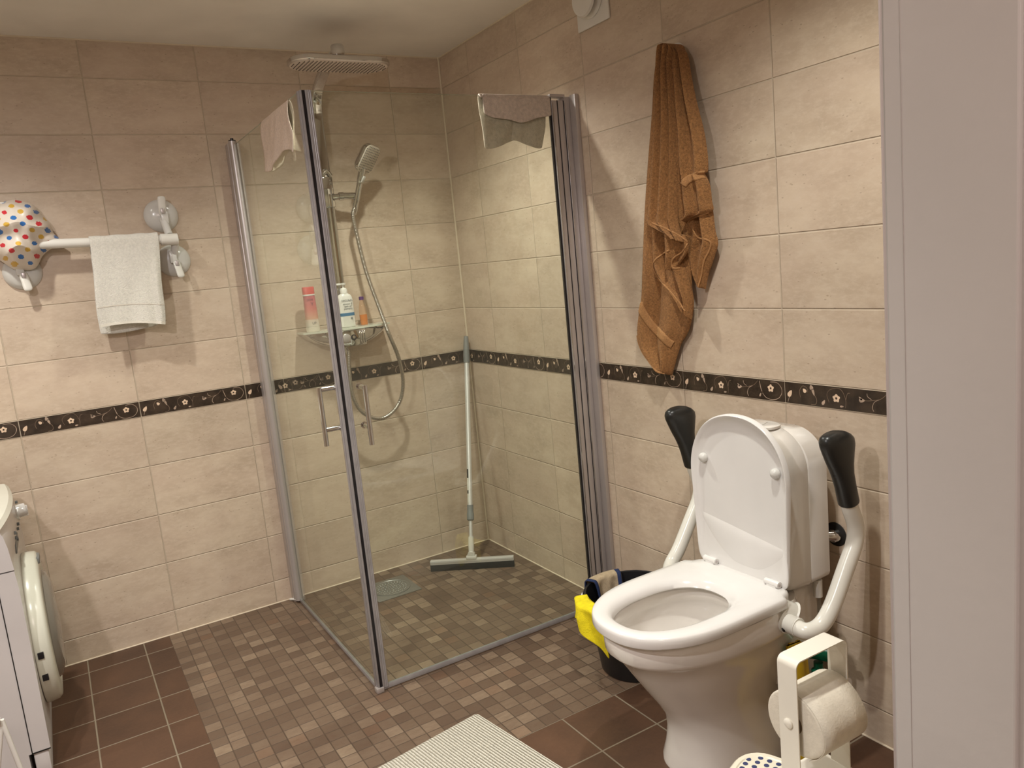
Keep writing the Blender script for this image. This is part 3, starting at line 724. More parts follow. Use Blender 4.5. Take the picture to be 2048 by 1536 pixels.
# pink bottle, standing on its cap
bx, by = -0.762, -0.085
kb = thing('shampoo_bottle', 'white and pink shampoo bottle with a coral cap left of the pump bottle', 'bottle', (bx, by, ZS), 'bottles on the shower shelf')
N = NT('pink_fade'); tc = N.n('ShaderNodeTexCoord'); sp = N.n('ShaderNodeSeparateXYZ'); N.l(tc.outputs['Object'], sp.inputs[0])
mr = N.n('ShaderNodeMapRange'); N.l(sp.outputs[2], mr.inputs[0]); mr.inputs[1].default_value = 0.03; mr.inputs[2].default_value = 0.15
N.l(N.ramp(mr.outputs[0], [(0.0, (0.72, 0.66, 0.56)), (0.16, (0.72, 0.60, 0.50)), (0.2, (0.66, 0.36, 0.25)), (0.55, (0.60, 0.16, 0.15)), (1.0, (0.50, 0.11, 0.15))]), N.b.inputs['Base Color']); N.b.inputs['Roughness'].default_value = 0.3
bm = NB(); loft(bm, [ell(bx, by, a, b, ZS + z, p=2.6) for a, b, z in ((0.026, 0.019, 0), (0.028, 0.021, 0.004), (0.026, 0.020, 0.08), (0.0235, 0.018, 0.150), (0.0235, 0.018, 0.152))]); finish('body', bm, N.m, kb)
bm = NB(); loft(bm, [ell(bx, by, 0.0255, 0.019, ZS + 0.150, p=2.6), ell(bx, by, 0.0255, 0.019, ZS + 0.156, p=2.6)]); finish('rim', bm, M_white, kb)
bm = NB(); loft(bm, [ell(bx, by, a, b, ZS + z, p=2.6) for a, b, z in ((0.0245, 0.0185, 0.155), (0.0245, 0.0185, 0.183), (0.023, 0.017, 0.186))]); finish('cap', bm, mat('coral_cap', (0.62, 0.075, 0.07), 0.3), kb)
text_mesh('lettering', 'define', 0.011, (bx - 0.004, by - 0.0205, ZS + 0.135), (1, 0, 0), (0, 0, 1), mat('plum_print', (0.22, 0.05, 0.10), 0.5), kb)
text_mesh('lettering', 'Y', 0.020, (bx + 0.004, by - 0.0208, ZS + 0.115), (1, 0, 0), (0, 0, 1), bpy.data.materials['plum_print'], kb)
text_mesh('lettering', 'UP', 0.014, (bx + 0.002, by - 0.022, ZS + 0.036), (1, 0, 0), (0, 0, 1), M_ink, kb)
# small bottle
bx, by = -0.535, -0.08
ob = thing('shower_gel_bottle', 'small clear bottle half full of orange gel with a purple cap on the shelf', 'bottle', (bx, by, ZS), 'bottles on the shower shelf')
M_clr = glass_mat('clear_plastic', (0.97, 0.86, 0.76), 1.0, 0.05)
bm = NB(); loft(bm, [ell(bx, by, a, b, ZS + z, 24) for a, b, z in ((0.0155, 0.012, 0), (0.017, 0.0135, 0.003), (0.0175, 0.0135, 0.04), (0.0165, 0.013, 0.07), (0.013, 0.011, 0.09), (0.0085, 0.0085, 0.105), (0.008, 0.008, 0.11))]); finish('body', bm, M_clr, ob)
bm = NB(); loft(bm, [ell(bx, by, a, b, ZS + z, 24) for a, b, z in ((0.0150, 0.0112, 0.001), (0.0163, 0.0127, 0.004), (0.0168, 0.0127, 0.045))]); finish('gel', bm, mat('orange_gel', (0.62, 0.22, 0.02), 0.2), ob)
bm = NB(); lathe(bm, [(0.0, 0.108), (0.0105, 0.108), (0.0105, 0.122), (0.0, 0.123)], (bx, by, ZS)); finish('cap', bm, mat('purple_cap', (0.10, 0.035, 0.16), 0.35), ob)

# ------------------------------------------------------------------ squeegee
sq = thing('floor_squeegee', 'long aluminium floor squeegee with a grey grip leaning in the shower corner', 'squeegee', (-0.24, -0.24, 0))
A = B(862, 1137, 2, 0.012); Bq = B(1029, 1127, 2, 0.012); d = (Bq - A).normalized(); n = Vector((d.y, -d.x, 0)); mid = (A + Bq) / 2; L = (Bq - A).length / 2
if n.y > 0: n = -n
R = Matrix((d, n, Vector((0, 0, 1)))).transposed()
bm = NB(); obox(bm, mid + Vector((0, 0, 0.004)) - n * 0.004, (L, 0.0035, 0.016), R, 0.001); obox(bm, mid + Vector((0, 0, 0.004)) + n * 0.006, (L, 0.0035, 0.016), R, 0.001); finish('rubber_blade', bm, M_rubber, sq)
bm = NB(); obox(bm, mid + Vector((0, 0, 0.031)), (L - 0.001, 0.0115, 0.0065), R, 0.002); obox(bm, mid + Vector((0, 0, 0.021)), (L - 0.001, 0.0095, 0.004), R, 0.001); finish('blade_holder', bm, M_alu, sq)
top = B(932, 673, 1, -0.030); base = mid + Vector((0, 0, 0.048)); ax2 = (top - base).normalized(); LL = (top - base).length
def on_(t): return base + (top - base) * t
bm = NB(); obox(bm, mid + Vector((0, 0, 0.043)), (0.024, 0.014, 0.008), R, 0.004); lathe(bm, [(0.0, -0.011), (0.017, -0.011), (0.017, 0.011), (0.0, 0.011)], base + Vector((0, 0, 0.006)), n); tube(bm, [on_(0.015), on_(0.05), on_(0.085)], [0.012, 0.0135, 0.0125], 16); finish('swivel_joint', bm, M_ltgrey, sq)
bm = NB(); tube(bm, [on_(0.08), on_(0.20)], 0.0085, 16); tube(bm, [on_(0.20), on_(0.93)], 0.0118, 20); finish('pole', bm, M_alu, sq)
bm = NB(); tube(bm, [on_(0.155), on_(0.16), on_(0.185), on_(0.19), on_(0.225)], [0.012, 0.0165, 0.0165, 0.0145, 0.0145], 18); finish('pole_clamp', bm, M_grey, sq)
bm = NB(); tube(bm, [on_(0.875), on_(0.90), on_(0.96), on_(1.0)], [0.0145, 0.0155, 0.0135, 0.0105], 18); finish('grip', bm, M_grey, sq)
cdir = (CAMP - on_(0.3)); cdir = (cdir - ax2 * cdir.dot(ax2)).normalized(); sd = ax2.cross(cdir)
def sticker(t0, t1, w0, mt, r=0.0122, a0=0.35):
    bm = NB(); rings = []
    for t in (t0, t1):
        rings.append([on_(t) + (cdir * math.cos(a0 + w0 * k / 6) - sd * -math.sin(a0 + w0 * k / 6)) * r for k in range(7)])
    loft(bm, rings, closed=False); return bm
bm = sticker(0.235, 0.36, -0.75, None, a0=-0.45); lab = finish('sticker', bm, mat('sticker_white', (0.75, 0.73, 0.66), 0.5), sq, label='white sticker')
bm = sticker(0.345, 0.385, -0.75, None, 0.01235, a0=-0.45); finish('sticker_mark', bm, M_dark, lab)
bm = sticker(0.275, 0.29, -0.6, None, 0.01235, a0=-0.55); finish('sticker_mark', bm, M_dark, lab)

# ------------------------------------------------------------------ grab bar with suction cups
gb = thing('suction_grab_bar', 'white grab bar held to the wall by grey suction cups', 'grab bar', (-1.5, 0, 1.57))
YB = -0.080; ZBAR = 1.566
bm = NB(); tube(bm, [(-1.745, YB, ZBAR + 0.006), (-1.27, YB, ZBAR - 0.006)], 0.0165, 24); finish('bar', bm, M_white, gb)
def cup(cx, cz, s, lx):
    """s=+1 lever up, -1 lever down"""
    bm = NB(); lathe(bm, [(0.0, 0.0), (0.060, 0.0), (0.0615, 0.004), (0.057, 0.014), (0.046, 0.024), (0.030, 0.031), (0.0, 0.034)], (cx, -0.0005, cz), (0, -1, 0), 40)
    c = finish('suction_cup', bm, M_ltgrey, gb)
    bm = NB(); obox(bm, (cx + 0.006 * s, -0.043, cz - 0.012 * s), (0.013, 0.012, 0.024), Matrix.Identity(3), 0.005)
    tube(bm, spline([(cx, -0.035, cz - 0.015 * s), (cx + 0.004, -0.055, cz - 0.045 * s), (cx + 0.008, YB + 0.006, cz - 0.078 * s)], 6), 0.014, 14)
    finish('cup_bracket', bm, M_ltgrey, c)
    bm = NB(); p = [(cx, -0.045, cz), (cx + lx * 0.3, -0.055, cz + 0.02 * s), (cx + lx * 0.7, -0.058, cz + 0.048 * s), (cx + lx, -0.060, cz + 0.068 * s)]
    tube(bm, spline(p, 5), [0.010, 0.011, 0.0125, 0.013, 0.0135, 0.0135, 0.014, 0.014, 0.014, 0.014, 0.0145, 0.0145, 0.0145, 0.014, 0.012, 0.006], 16, flat=(0.42, 1.0))
    lv = finish('locking_lever', bm, M_white, c)
    bm = NB(); obox(bm, (cx + lx * 0.25, -0.0625, cz + 0.013 * s), (0.0065, 0.0015, 0.010), Matrix.Identity(3), 0.002); finish('lever_button', bm, M_satin, lv)
cup(-1.266, 1.654, 1, 0.004); cup(-1.247, 1.482, -1, 0.012); cup(-1.752, 1.482, -1, 0.010); cup(-1.770, 1.654, 1, -0.004)
bm = NB()
for x in (-1.262,): tube(bm, [(x - 0.030, YB, ZBAR - 0.006), (x - 0.029, YB, ZBAR - 0.006), (x + 0.030, YB, ZBAR - 0.008), (x + 0.031, YB, ZBAR - 0.008)], [0.020, 0.0215, 0.0215, 0.020], 24)
finish('end_sleeve', bm, M_white, gb)
bm = NB(); tube(bm, [(-1.79, YB, ZBAR + 0.008), (-1.72, YB, ZBAR + 0.006)], 0.0215, 24); finish('end_sleeve', bm, M_white, gb)

# white hand towel over the bar
bm = NB(); NU, NV = 40, 64
tl = -1.529; tr = -1.300
def f(u, v):
    x = lerp(tl, tr, u); s = v * 2 - 1
    zt = ZBAR + 0.019 + 0.0
    if abs(s) < 0.10:
        a = s / 0.10 * PI / 2; return Vector((x, YB - 0.0205 * math.sin(a), zt - 0.019 + 0.0205 * math.cos(a) + 0.001 * math.sin(u * 20)))
    if s > 0: t = (s - 0.10) / 0.9; L = 0.305 + 0.016 * u; sg = -1
    else: t = (-s - 0.10) / 0.9; L = 0.330; sg = 1
    xx = x - 0.014 * t * (1 - u) * 1.2 + (-0.028 * t * u if s > 0 else -0.050 * t * u) + 0.004 * math.sin(t * 7 + u * 2) * t
    wav = 0.006 * math.sin(u * 7.5 + 1.0 + t * 1.2) * t + 0.0025 * math.sin(u * 16 + t * 3) * t + 0.012 * math.exp(-((u - 0.93) / 0.05) ** 2) * min(1, t * 2)
    z = zt - 0.019 - t * L + (0.010 * math.sin(u * PI) * t if s > 0 else -0.006 * math.sin(u * PI * 1.2 + .4) * t)
    yy = YB - 0.0205 - wav - 0.006 * t if s > 0 else YB + 0.0205 + 0.5 * abs(wav) * t + 0.010 * t
    return Vector((xx, min(yy, -0.008), z))
grid(bm, f, NU, NV); o = finish('hand_towel', bm, M_wterry); tag(o, 'white terry hand towel folded over the wall grab bar', 'towel'); solid(o, 0.004, 0, 1)
# woven band near the front hem
bm = NB()
grid(bm, lambda u, v: f(u, 0.5 + 0.5 * (0.10 + 0.9 * (0.765 + 0.012 * v))) + Vector((0, -0.0032, 0)), 40, 2)
ht = o; hb = finish('hem_band', bm, mat('white_woven_band', (0.66, 0.61, 0.53), 0.8), ht)
bm = NB()
grid(bm, lambda u, v: f(u, 0.5 + 0.5 * (0.10 + 0.9 * (0.972 + 0.030 * v))) + Vector((0, -0.0030, 0)), 40, 2)
hb = finish('hem_band', bm, mat('white_hem_band', (0.74, 0.70, 0.62), 0.8, bump=(300, 0.6, 0.002)), ht)

# polka dot shower cap hung over the hidden left end
bm = NB(); cx, cz = -1.742, 1.612; nu, nv = 150, 90
dots = []
def capf(u, v):
    a = u * 2 * PI; rr = v
    R = 0.098 + 0.0; Rz = 0.122
    k = 1 + 0.045 * math.sin(3 * a + 0.8) + 0.035 * math.sin(5 * a + 2.2) + 0.02 * math.sin(9 * a)
    x = cx + R * k * rr * math.cos(a); z = cz + Rz * k * rr * math.sin(a)
    tail = math.exp(-((a if a < PI else a - 2 * PI) + 0.28) ** 2 / 0.03); x += 0.035 * tail * rr ** 3
    dep = 0.062 * (1 - rr ** 2.6)
    q_ = Vector((x * 14, z * 11, 3.1)); dep += 0.022 * (1 - abs(noise.noise(q_)) * 2.4) * (1 - rr ** 4) + 0.010 * noise.noise(q_ * 2.3) * (1 - rr ** 3)
    dep += 0.010 * math.sin((x - cx) * 60 - (z - cz) * 25) * rr * (1 - rr) * 2
    dep += 0.018 * math.exp(-((x - cx + 0.02) / 0.045) ** 2) * (1 - rr)
    return Vector((x, -0.075 - dep + 0.03 * rr ** 6, z))
grid(bm, capf, nu, nv)
bmesh.ops.remove_doubles(bm, verts=bm.verts, dist=0.00005)
D = []
for j in range(-5, 6):
    for i in range(-5, 6):
        D.append((cx - 0.004 + i * 0.047 + (0.0235 if j % 2 else 0), cz + 0.004 + j * 0.0215, (i * 2 + (j // 2) + (j % 2)) % 3, 0.0070 + 0.0035 * hsh(i * 7 + j * 13)))
for fc in bm.faces:
    c = fc.calc_center_median()
    for x, z, k, r in D:
        dx = (c.x - x); dz = (c.z - z)
        if dx * dx + dz * dz * 1.3 < r * r: fc.material_index = 1 + k; break
o = finish('shower_hat', bm, [mat('white_plastic_film', (0.72, 0.64, 0.56), 0.3), mat('red_dots', (0.60, 0.035, 0.05), 0.35), mat('blue_dots', (0.04, 0.16, 0.45), 0.35), mat('yellow_dots', (0.62, 0.38, 0.06), 0.35)])
tag(o, 'white shower cap with red, blue and yellow dots hung on the grab bar end', 'shower cap')

# ------------------------------------------------------------------ brown bath towel on a hook
hk = thing('wall_hook', 'small round white wall hook behind the brown towel', 'hook', (-0.01, -1.53, 1.92))
hp0 = B(1346, 108, 0, -0.02)
bm = NB(); lathe(bm, [(0, 0), (0.030, 0), (0.032, 0.004), (0.030, 0.010), (0.022, 0.013), (0, 0.013)], (0, hp0.y, hp0.z), (-1, 0, 0)); finish('base_plate', bm, M_white, hk)
bm = NB(); tube(bm, spline([(-0.01, hp0.y, hp0.z), (-0.032, hp0.y, hp0.z - 0.004), (-0.042, hp0.y, hp0.z + 0.006)]), 0.006, 12); finish('peg', bm, M_white, hk)

def sheet(bm, rows, base, fold, nu=44, nv=90, back=0.010):
    """rows: [(left(u,v), right(u,v))] outline in photo points of a hanging layer; fold(s,t) relief; closed slab"""
    P = [[B(*l, 0, -0.05), B(*r, 0, -0.05)] for l, r in rows]
    Ls = spline([p[0] for p in P], 10); Rs = spline([p[1] for p in P], 10); M = len(Ls) - 1
    def pt(s, t, side):
        i = t * M; k = min(int(i), M - 1); fr = i - k
        a = Ls[k].lerp(Ls[k + 1], fr); b = Rs[k].lerp(Rs[k + 1], fr); p = a.lerp(b, s)
        edge = min(1.0, (s * (1 - s)) ** 0.5 * 3.2) * min(1, (1 - t) * 26 + 0.15)
        x = -(base(s, t) + fold(s, t) * edge + 0.007 * edge) if side else -(base(s, t) - 0.004)
        return Vector((min(x, -0.004), p.y, p.z))
    F = [[bm.verts.new(pt(i / nu, j / nv, 1)) for i in range(nu + 1)] for j in range(nv + 1)]
    K = [[bm.verts.new(pt(i / nu, j / nv, 0)) for i in range(nu + 1)] for j in range(nv + 1)]
    for j in range(nv):
        for i in range(nu):
            bm.faces.new((F[j][i], F[j][i + 1], F[j + 1][i + 1], F[j + 1][i])); bm.faces.new((K[j][i], K[j + 1][i], K[j + 1][i + 1], K[j][i + 1]))
        bm.faces.new((F[j][0], F[j + 1][0], K[j + 1][0], K[j][0])); bm.faces.new((F[j][nu], K[j][nu], K[j + 1][nu], F[j + 1][nu]))
    for i in range(nu):
        bm.faces.new((F[0][i], K[0][i], K[0][i + 1], F[0][i + 1])); bm.faces.new((F[nv][i], F[nv][i + 1], K[nv][i + 1], K[nv][i]))
    return pt
def pk(s, c, w): return math.exp(-((s - c) / w) ** 2)
tw = NB()
# back layer: long tail reaching down to the border
pA = sheet(tw, [((1337, 87), (1342, 87)), ((1328, 89), (1350, 89)), ((1319, 97), (1357, 96)), ((1308, 150), (1366, 130)), ((1302, 230), (1378, 200)), ((1293, 320), (1384, 300)), ((1284, 430), (1384, 420)), ((1279, 540), (1376, 520)), ((1275, 600), (1371, 570)), ((1267, 632), (1373, 610)), ((1264, 668), (1364, 660)), ((1274, 700), (1348, 690)), ((1298, 730), (1338, 722)), ((1318, 750), (1330, 753))],
      lambda s, t: 0.022 + 0.012 * math.sin(min(1, t * 1.4) * PI), lambda s, t: 0.024 * pk(s, 0.16, 0.15) + 0.018 * pk(s, 0.72, 0.14) - 0.012 * pk(s, 0.42, 0.06) * min(1, t * 2) + 0.016 * t * pk(s, 0.25 + 0.4 * t, 0.15))
# fold hanging behind the middle, its hem sweeping down to the right
pB = sheet(tw, [((1306, 445), (1352, 445)), ((1305, 480), (1358, 490)), ((1305, 520), (1362, 520)), ((1310, 545), (1368, 545)), ((1330, 575), (1374, 575)), ((1352, 605), (1376, 600)), ((1366, 625), (1374, 640))],
      lambda s, t: 0.045 - 0.012 * t, lambda s, t: 0.018 * pk(s, 0.20, 0.14) + 0.020 * pk(s, 0.80, 0.14) - 0.016 * pk(s, 0.5, 0.09), 40, 50)
pB2 = sheet(tw, [((1338, 455), (1377, 470)), ((1338, 490), (1382, 492)), ((1338, 512), (1377, 508)), ((1340, 528), (1362, 528)), ((1344, 538), (1352, 541))],
      lambda s, t: 0.066 - 0.010 * t, lambda s, t: 0.018 * pk(s, 0.3, 0.18) - 0.014 * pk(s, 0.75, 0.12), 24, 30)
# right layer, gathered near the woven band, with its lower corner
pC = sheet(tw, [((1344, 90), (1352, 92)), ((1350, 105), (1366, 110)), ((1352, 150), (1376, 150)), ((1352, 200), (1390, 205)), ((1356, 260), (1406, 260)), ((1358, 310), (1415, 310)), ((1362, 345), (1416, 342)), ((1366, 352), (1411, 348)), ((1364, 370), (1419, 370)), ((1364, 400), (1421, 400)), ((1366, 430), (1419, 424)), ((1368, 448), (1378, 436))],
      lambda s, t: 0.028 + 0.026 * math.sin(min(1, t * 1.1) * PI * 0.8), lambda s, t: 0.024 * pk(s, 0.32, 0.14) + 0.022 * pk(s, 0.82, 0.15) - 0.020 * pk(s, 0.56 - 0.2 * t, 0.06) * max(0, 1 - 1.6 * t) - 0.012 * pk(s, 0.08, 0.06), 44, 90)
pD = sheet(tw, [((1374, 425), (1416, 420)), ((1380, 450), (1420, 460)), ((1378, 480), (1425, 484)), ((1372, 500), (1422, 500)), ((1374, 530), (1412, 530)), ((1380, 555), (1404, 552)), ((1388, 572), (1398, 580))],
      lambda s, t: 0.034 - 0.008 * t, lambda s, t: 0.022 * pk(s, 0.70, 0.16) - 0.016 * pk(s, 0.30, 0.10) + 0.01 * pk(s, 0.05, 0.1), 30, 44)
# front middle layer
pE = sheet(tw, [((1336, 87), (1340, 87)), ((1328, 89), (1345, 89)), ((1320, 97), (1350, 96)), ((1318, 150), (1348, 130)), ((1316, 220), (1354, 200)), ((1312, 300), (1358, 290)), ((1307, 370), (1360, 350)), ((1304, 420), (1360, 410)), ((1303, 447), (1362, 440)), ((1318, 453), (1368, 462)), ((1338, 461), (1374, 474)), ((1356, 470), (1377, 483))],
      lambda s, t: 0.042 + 0.032 * t, lambda s, t: 0.022 * pk(s, 0.22, 0.13) * (1 - 0.4 * t) + 0.020 * pk(s, 0.58, 0.13) + 0.016 * pk(s, 0.90, 0.08) - 0.016 * pk(s, 0.40, 0.05) * max(0, 1 - 1.3 * t) - 0.014 * pk(s, 0.76, 0.05) * max(0, 1 - 1.1 * t), 50, 90)
towel = finish('bath_towel', tw, M_terry, angle=75)
tag(towel, 'brown terry bath towel hanging in folds from the wall hook', 'towel')
# hems and woven bands lie on the towel's own surface
bpy.context.view_layer.update()
tw_tree = BVHTree.FromPolygons([v.co.copy() for v in towel.data.vertices], [tuple(p.vertices) for p in towel.data.polygons])
def on_towel(u, v, lift):
    d = (RX * ((u - 1024) / FPX) + RY * ((v - 768) / FPX) + RZ).normalized()
    h = tw_tree.ray_cast(CAMP, d)
    if h[0] is None:
        q = B(u, v, 0, -0.05); n_ = tw_tree.find_nearest(q); return n_[0] + Vector((-lift, 0, 0))
    return h[0] + Vector((-lift, 0, 0))
def densify(pts, n=8):
    P = spline([(u, v, 0) for u, v in pts], n); return [(p.x, p.y) for p in P]
def smooth_path(P, k=2):
    for _ in range(k): P = [P[0]] + [(P[i - 1] + P[i] * 2 + P[i + 1]) / 4 for i in range(1, len(P) - 1)] + [P[-1]]
    return P
def hem(pts, r, name='hem'):
    P = smooth_path([on_towel(u, v, 0.0005) for u, v in densify(pts)]); bm = NB(); tube(bm, P, r, 8); finish(name, bm, M_hem, towel)
hem([(1304, 446), (1320, 452), (1340, 461), (1360, 472), (1375, 483)], 0.0028)
hem([(1375, 487), (1366, 503), (1352, 512), (1344, 522), (1346, 536), (1360, 536)], 0.0028)
hem([(1339, 500), (1326, 508), (1309, 522), (1308, 540), (1322, 562), (1342, 584), (1360, 606), (1370, 622)], 0.0028)
hem([(1418, 425), (1400, 431), (1382, 438), (1376, 446)], 0.0028)
hem([(1384, 452), (1394, 474), (1412, 479), (1422, 486), (1418, 502), (1408, 522), (1403, 550), (1396, 574)], 0.0028)
hem([(1267, 672), (1276, 700), (1299, 729), (1320, 748), (1329, 750)], 0.0035)
def band(pts, w):
    rings = []; P = densify(pts)
    for i, (u, v) in enumerate(P):
        a_, b_ = P[max(i - 1, 0)], P[min(i + 1, len(P) - 1)]; tx, ty = b_[0] - a_[0], b_[1] - a_[1]; l_ = math.hypot(tx, ty); nx, ny = -ty / l_, tx / l_
        rings.append([on_towel(u + nx * w * k, v + ny * w * k, 0.0026 - 0.0022 * (abs(k) > 0.95)) for k in (-1, -0.6, -0.2, 0.2, 0.6, 1)])
    bm = NB(); loft(bm, rings, closed=False); bo = finish('woven_band', bm, M_hem, towel); solid(bo, 0.0015, 0)
band([(1367, 370), (1374, 361), (1388, 354), (1402, 350), (1411, 349)], 8)
band([(1278, 606), (1284, 622), (1300, 646), (1320, 668), (1336, 684), (1346, 690)], 8)

# ------------------------------------------------------------------ extractor vent high on the right wall
vt = thing('extractor_vent', 'round white extractor valve on a square plate high on the wall', 'vent', (0, -1.13, 2.16))
va = B(1157, 67, 0, -0.006); vb = B(1219, 39, 0, -0.006)
bm = NB(); box(bm, (-0.008, vb.y, va.z - 0.0), (-0.0005, va.y, va.z + 0.16), 0.003); finish('mounting_plate', bm, M_white, vt)
vc = Vector((-0.008, (va.y + vb.y) / 2, va.z + 0.084))
bm = NB(); lathe(bm, [(0.0, 0.0), (0.058, 0.0), (0.060, 0.004), (0.052, 0.010), (0.0, 0.010)], vc, (-1, 0, 0), 40); finish('collar', bm, M_white, vt)
bm = NB(); lathe(bm, [(0.0, 0.010), (0.030, 0.010), (0.054, 0.026), (0.0585, 0.031), (0.055, 0.038), (0.030, 0.042), (0.0, 0.043)], vc, (-1, 0, 0), 40); finish('valve_disc', bm, M_white, vt)

# ------------------------------------------------------------------ toilet
YC = -1.888; ZSEAT = 0.452
toi = thing('toilet', 'white ceramic toilet with raised lid, cistern and two fold-up arm supports', 'toilet', (-0.4, YC, 0))
def egg(xf, xb, hw, z, xc=None, nf=2.15, nb=3.2, n=56, yc=YC):
    xc = xc if xc is not None else lerp(xf, xb, 0.52); out = []
    for k in range(n):
        t = 2 * PI * k / n; c, s = math.cos(t), math.sin(t)
        e = nf if c > 0 else nb
        x = xc + (xf - xc if c > 0 else xc - xb) * abs(c) ** (2 / e) * (1 if c > 0 else 1) if c > 0 else xc + (xb - xc) * abs(c) ** (2 / e)
        out.append(Vector((x, yc + hw * math.copysign(abs(s) ** (2 / e), s), z)))
    return out
bm = NB()
outer = [(-0.500, -0.06, 0.118, 0.0, 2.6, 4), (-0.500, -0.06, 0.118, 0.012, 2.6, 4), (-0.492, -0.06, 0.112, 0.05, 2.4, 4), (-0.488, -0.06, 0.104, 0.10, 2.4, 4), (-0.498, -0.06, 0.100, 0.15, 2.3, 4),
         (-0.530, -0.06, 0.108, 0.20, 2.2, 3.5), (-0.572, -0.07, 0.126, 0.26, 2.2, 3), (-0.612, -0.09, 0.146, 0.32, 2.2, 2.8), (-0.640, -0.12, 0.160, 0.362, 2.2, 2.8),
         (-0.654, -0.13, 0.168, 0.372, 2.2, 2.8), (-0.668, -0.13, 0.173, 0.386, 2.2, 2.8), (-0.672, -0.13, 0.174, 0.43, 2.2, 2.8), (-0.666, -0.135, 0.170, 0.440, 2.2, 2.8)]
rings = [egg(a, b, c, z, nf=nf, nb=nb, xc=-0.36) for a, b, c, z, nf, nb in outer]
inner = [(-0.640, -0.29, 0.130, 0.440), (-0.632, -0.30, 0.124, 0.430), (-0.632, -0.30, 0.126, 0.405), (-0.640, -0.290, 0.132, 0.395), (-0.628, -0.30, 0.124, 0.350), (-0.600, -0.31, 0.108, 0.315), (-0.560, -0.32, 0.092, 0.300), (-0.46, -0.33, 0.075, 0.294)]
rings += [egg(a, b, c, z, nf=2.2, nb=2.3, xc=-0.46) for a, b, c, z in inner]
rings += [egg(-0.42, -0.345, 0.055, 0.285, xc=-0.385, nb=2.2), egg(-0.415, -0.35, 0.050, 0.20, xc=-0.385, nb=2.2), egg(-0.40, -0.365, 0.02, 0.17, xc=-0.385, nb=2.2)]
loft(bm, rings); finish('bowl', bm, M_ceramic, toi, angle=60)
# neck block that carries the cistern
bm = NB(); loft(bm, [[Vector((x, YC + a, 0.31 + c + dz)) for a, c in rrect(w_, h_, 0.03, 5)] for x, w_, h_, dz in ((-0.052, 0.095, 0.14, 0.0), (-0.10, 0.11, 0.145, 0), (-0.20, 0.135, 0.125, 0), (-0.24, 0.135, 0.11, 0.005))]); finish('cistern_neck', bm, M_ceramic, toi)
# seat ring
def mixr(A_, B_, s, z): return [Vector((lerp(a.x, b.x, s), lerp(a.y, b.y, s), z)) for a, b in zip(A_, B_)]
so = egg(-0.690, -0.212, 0.179, 0, nf=2.3, nb=9, xc=-0.44, n=96); si = egg(-0.640, -0.330, 0.108, 0, nf=2.4, nb=2.3, xc=-0.47, n=96)
for p in so:      # slight waist and ears at the hinge end
    if p.x > -0.262: p.y = YC + (p.y - YC) * (1 - 0.09 * min(1, (p.x + 0.262) / 0.012))
bm = NB(); prof = [(0.03, ZSEAT - 0.006), (0.0, ZSEAT - 0.003), (0.0, ZSEAT + 0.012), (0.02, ZSEAT + 0.018), (0.07, ZSEAT + 0.0215), (0.30, ZSEAT + 0.0235), (0.66, ZSEAT + 0.022), (0.84, ZSEAT + 0.017), (0.95, ZSEAT + 0.008), (1.0, ZSEAT - 0.002), (0.98, ZSEAT - 0.006), (0.5, ZSEAT - 0.006)]
loft(bm, [mixr(so, si, s, z) for s, z in prof], loop=True); finish('seat', bm, M_seat, toi, angle=60)
for yy in (YC - 0.108, YC + 0.108):
    bm = NB(); lathe(bm, [(0.0, -0.022), (0.0085, -0.022), (0.0085, 0.022), (0.0, 0.022)], (-0.236, yy, ZSEAT + 0.031), (0, 1, 0), 18)
    obox(bm, (-0.232, yy, ZSEAT + 0.022), (0.012, 0.016, 0.012), Matrix.Identity(3), 0.004)
    hgg = finish('hinge', bm, M_seat, toi)
    bm = NB(); lathe(bm, [(0.0, -0.0235), (0.004, -0.0235), (0.004, 0.0235), (0, 0.0235)], (-0.236, yy, ZSEAT + 0.031), (0, 1, 0), 10); finish('hinge_pin', bm, M_satin, hgg)
# lid, raised against the cistern; its underside faces the room
def lid_out(n=80):
    pts = []; hw = 0.166; top = 0.440
    for k in range(n):
        t = 2 * PI * k / n; c, s = math.cos(t), math.sin(t)      # c>0 : up
        if c > 0: y = hw * math.copysign(abs(s) ** (2 / 2.15), s); h = 0.27 + (top - 0.27) * abs(c) ** (2 / 2.15)
        else:
            y = hw * math.copysign(abs(s) ** (2 / 14), s); h = 0.27 - 0.27 * abs(c) ** (2 / 14)
            if h < 0.10: y *= 1 - 0.045 * (1 if h < 0.085 else (0.10 - h) / 0.015)
        pts.append((y, h))
    return pts
LO = lid_out(); z0 = ZSEAT + 0.014; x0 = -0.218; x1 = -0.206
def lidp(y, h, out): 
    t = h / 0.452; return Vector((lerp(x0, x1, t) - out, YC + 0.006 + y, z0 + h))
bm = NB(); rings = []
cen = (0.0, 0.22)
def lring(s, outf): return [lidp(lerp(cen[0], y, s), lerp(cen[1], h, s), outf(lerp(cen[0], y, s), lerp(cen[1], h, s))) for y, h in LO]
def rec(y, h):
    top_ = max(0.0, min(1.0, (h - 0.05) / 0.4)); crease = 0.142 + 0.035 * (1 - (y / 0.15) ** 2) * 0.6 + y * 0.0
    d = 0.012 * 1.0
    k = max(0.0, 1 - abs(h - crease) / 0.016) if h < crease else 0
    lens = max(0.0, 1 - (y / 0.150) ** 2)
    return 0.005
rings.append(lring(0.97, lambda y, h: 0.0)); rings.append(lring(1.0, lambda y, h: 0.004)); rings.append(lring(1.0, lambda y, h: 0.017 * (0.45 + 0.55 * min(1, h / 0.2))))
rings.append(lring(0.985, lambda y, h: 0.020 * (0.45 + 0.55 * min(1, h / 0.2)))); rings.append(lring(0.968, lambda y, h: 0.019 * (0.45 + 0.55 * min(1, h / 0.2))))
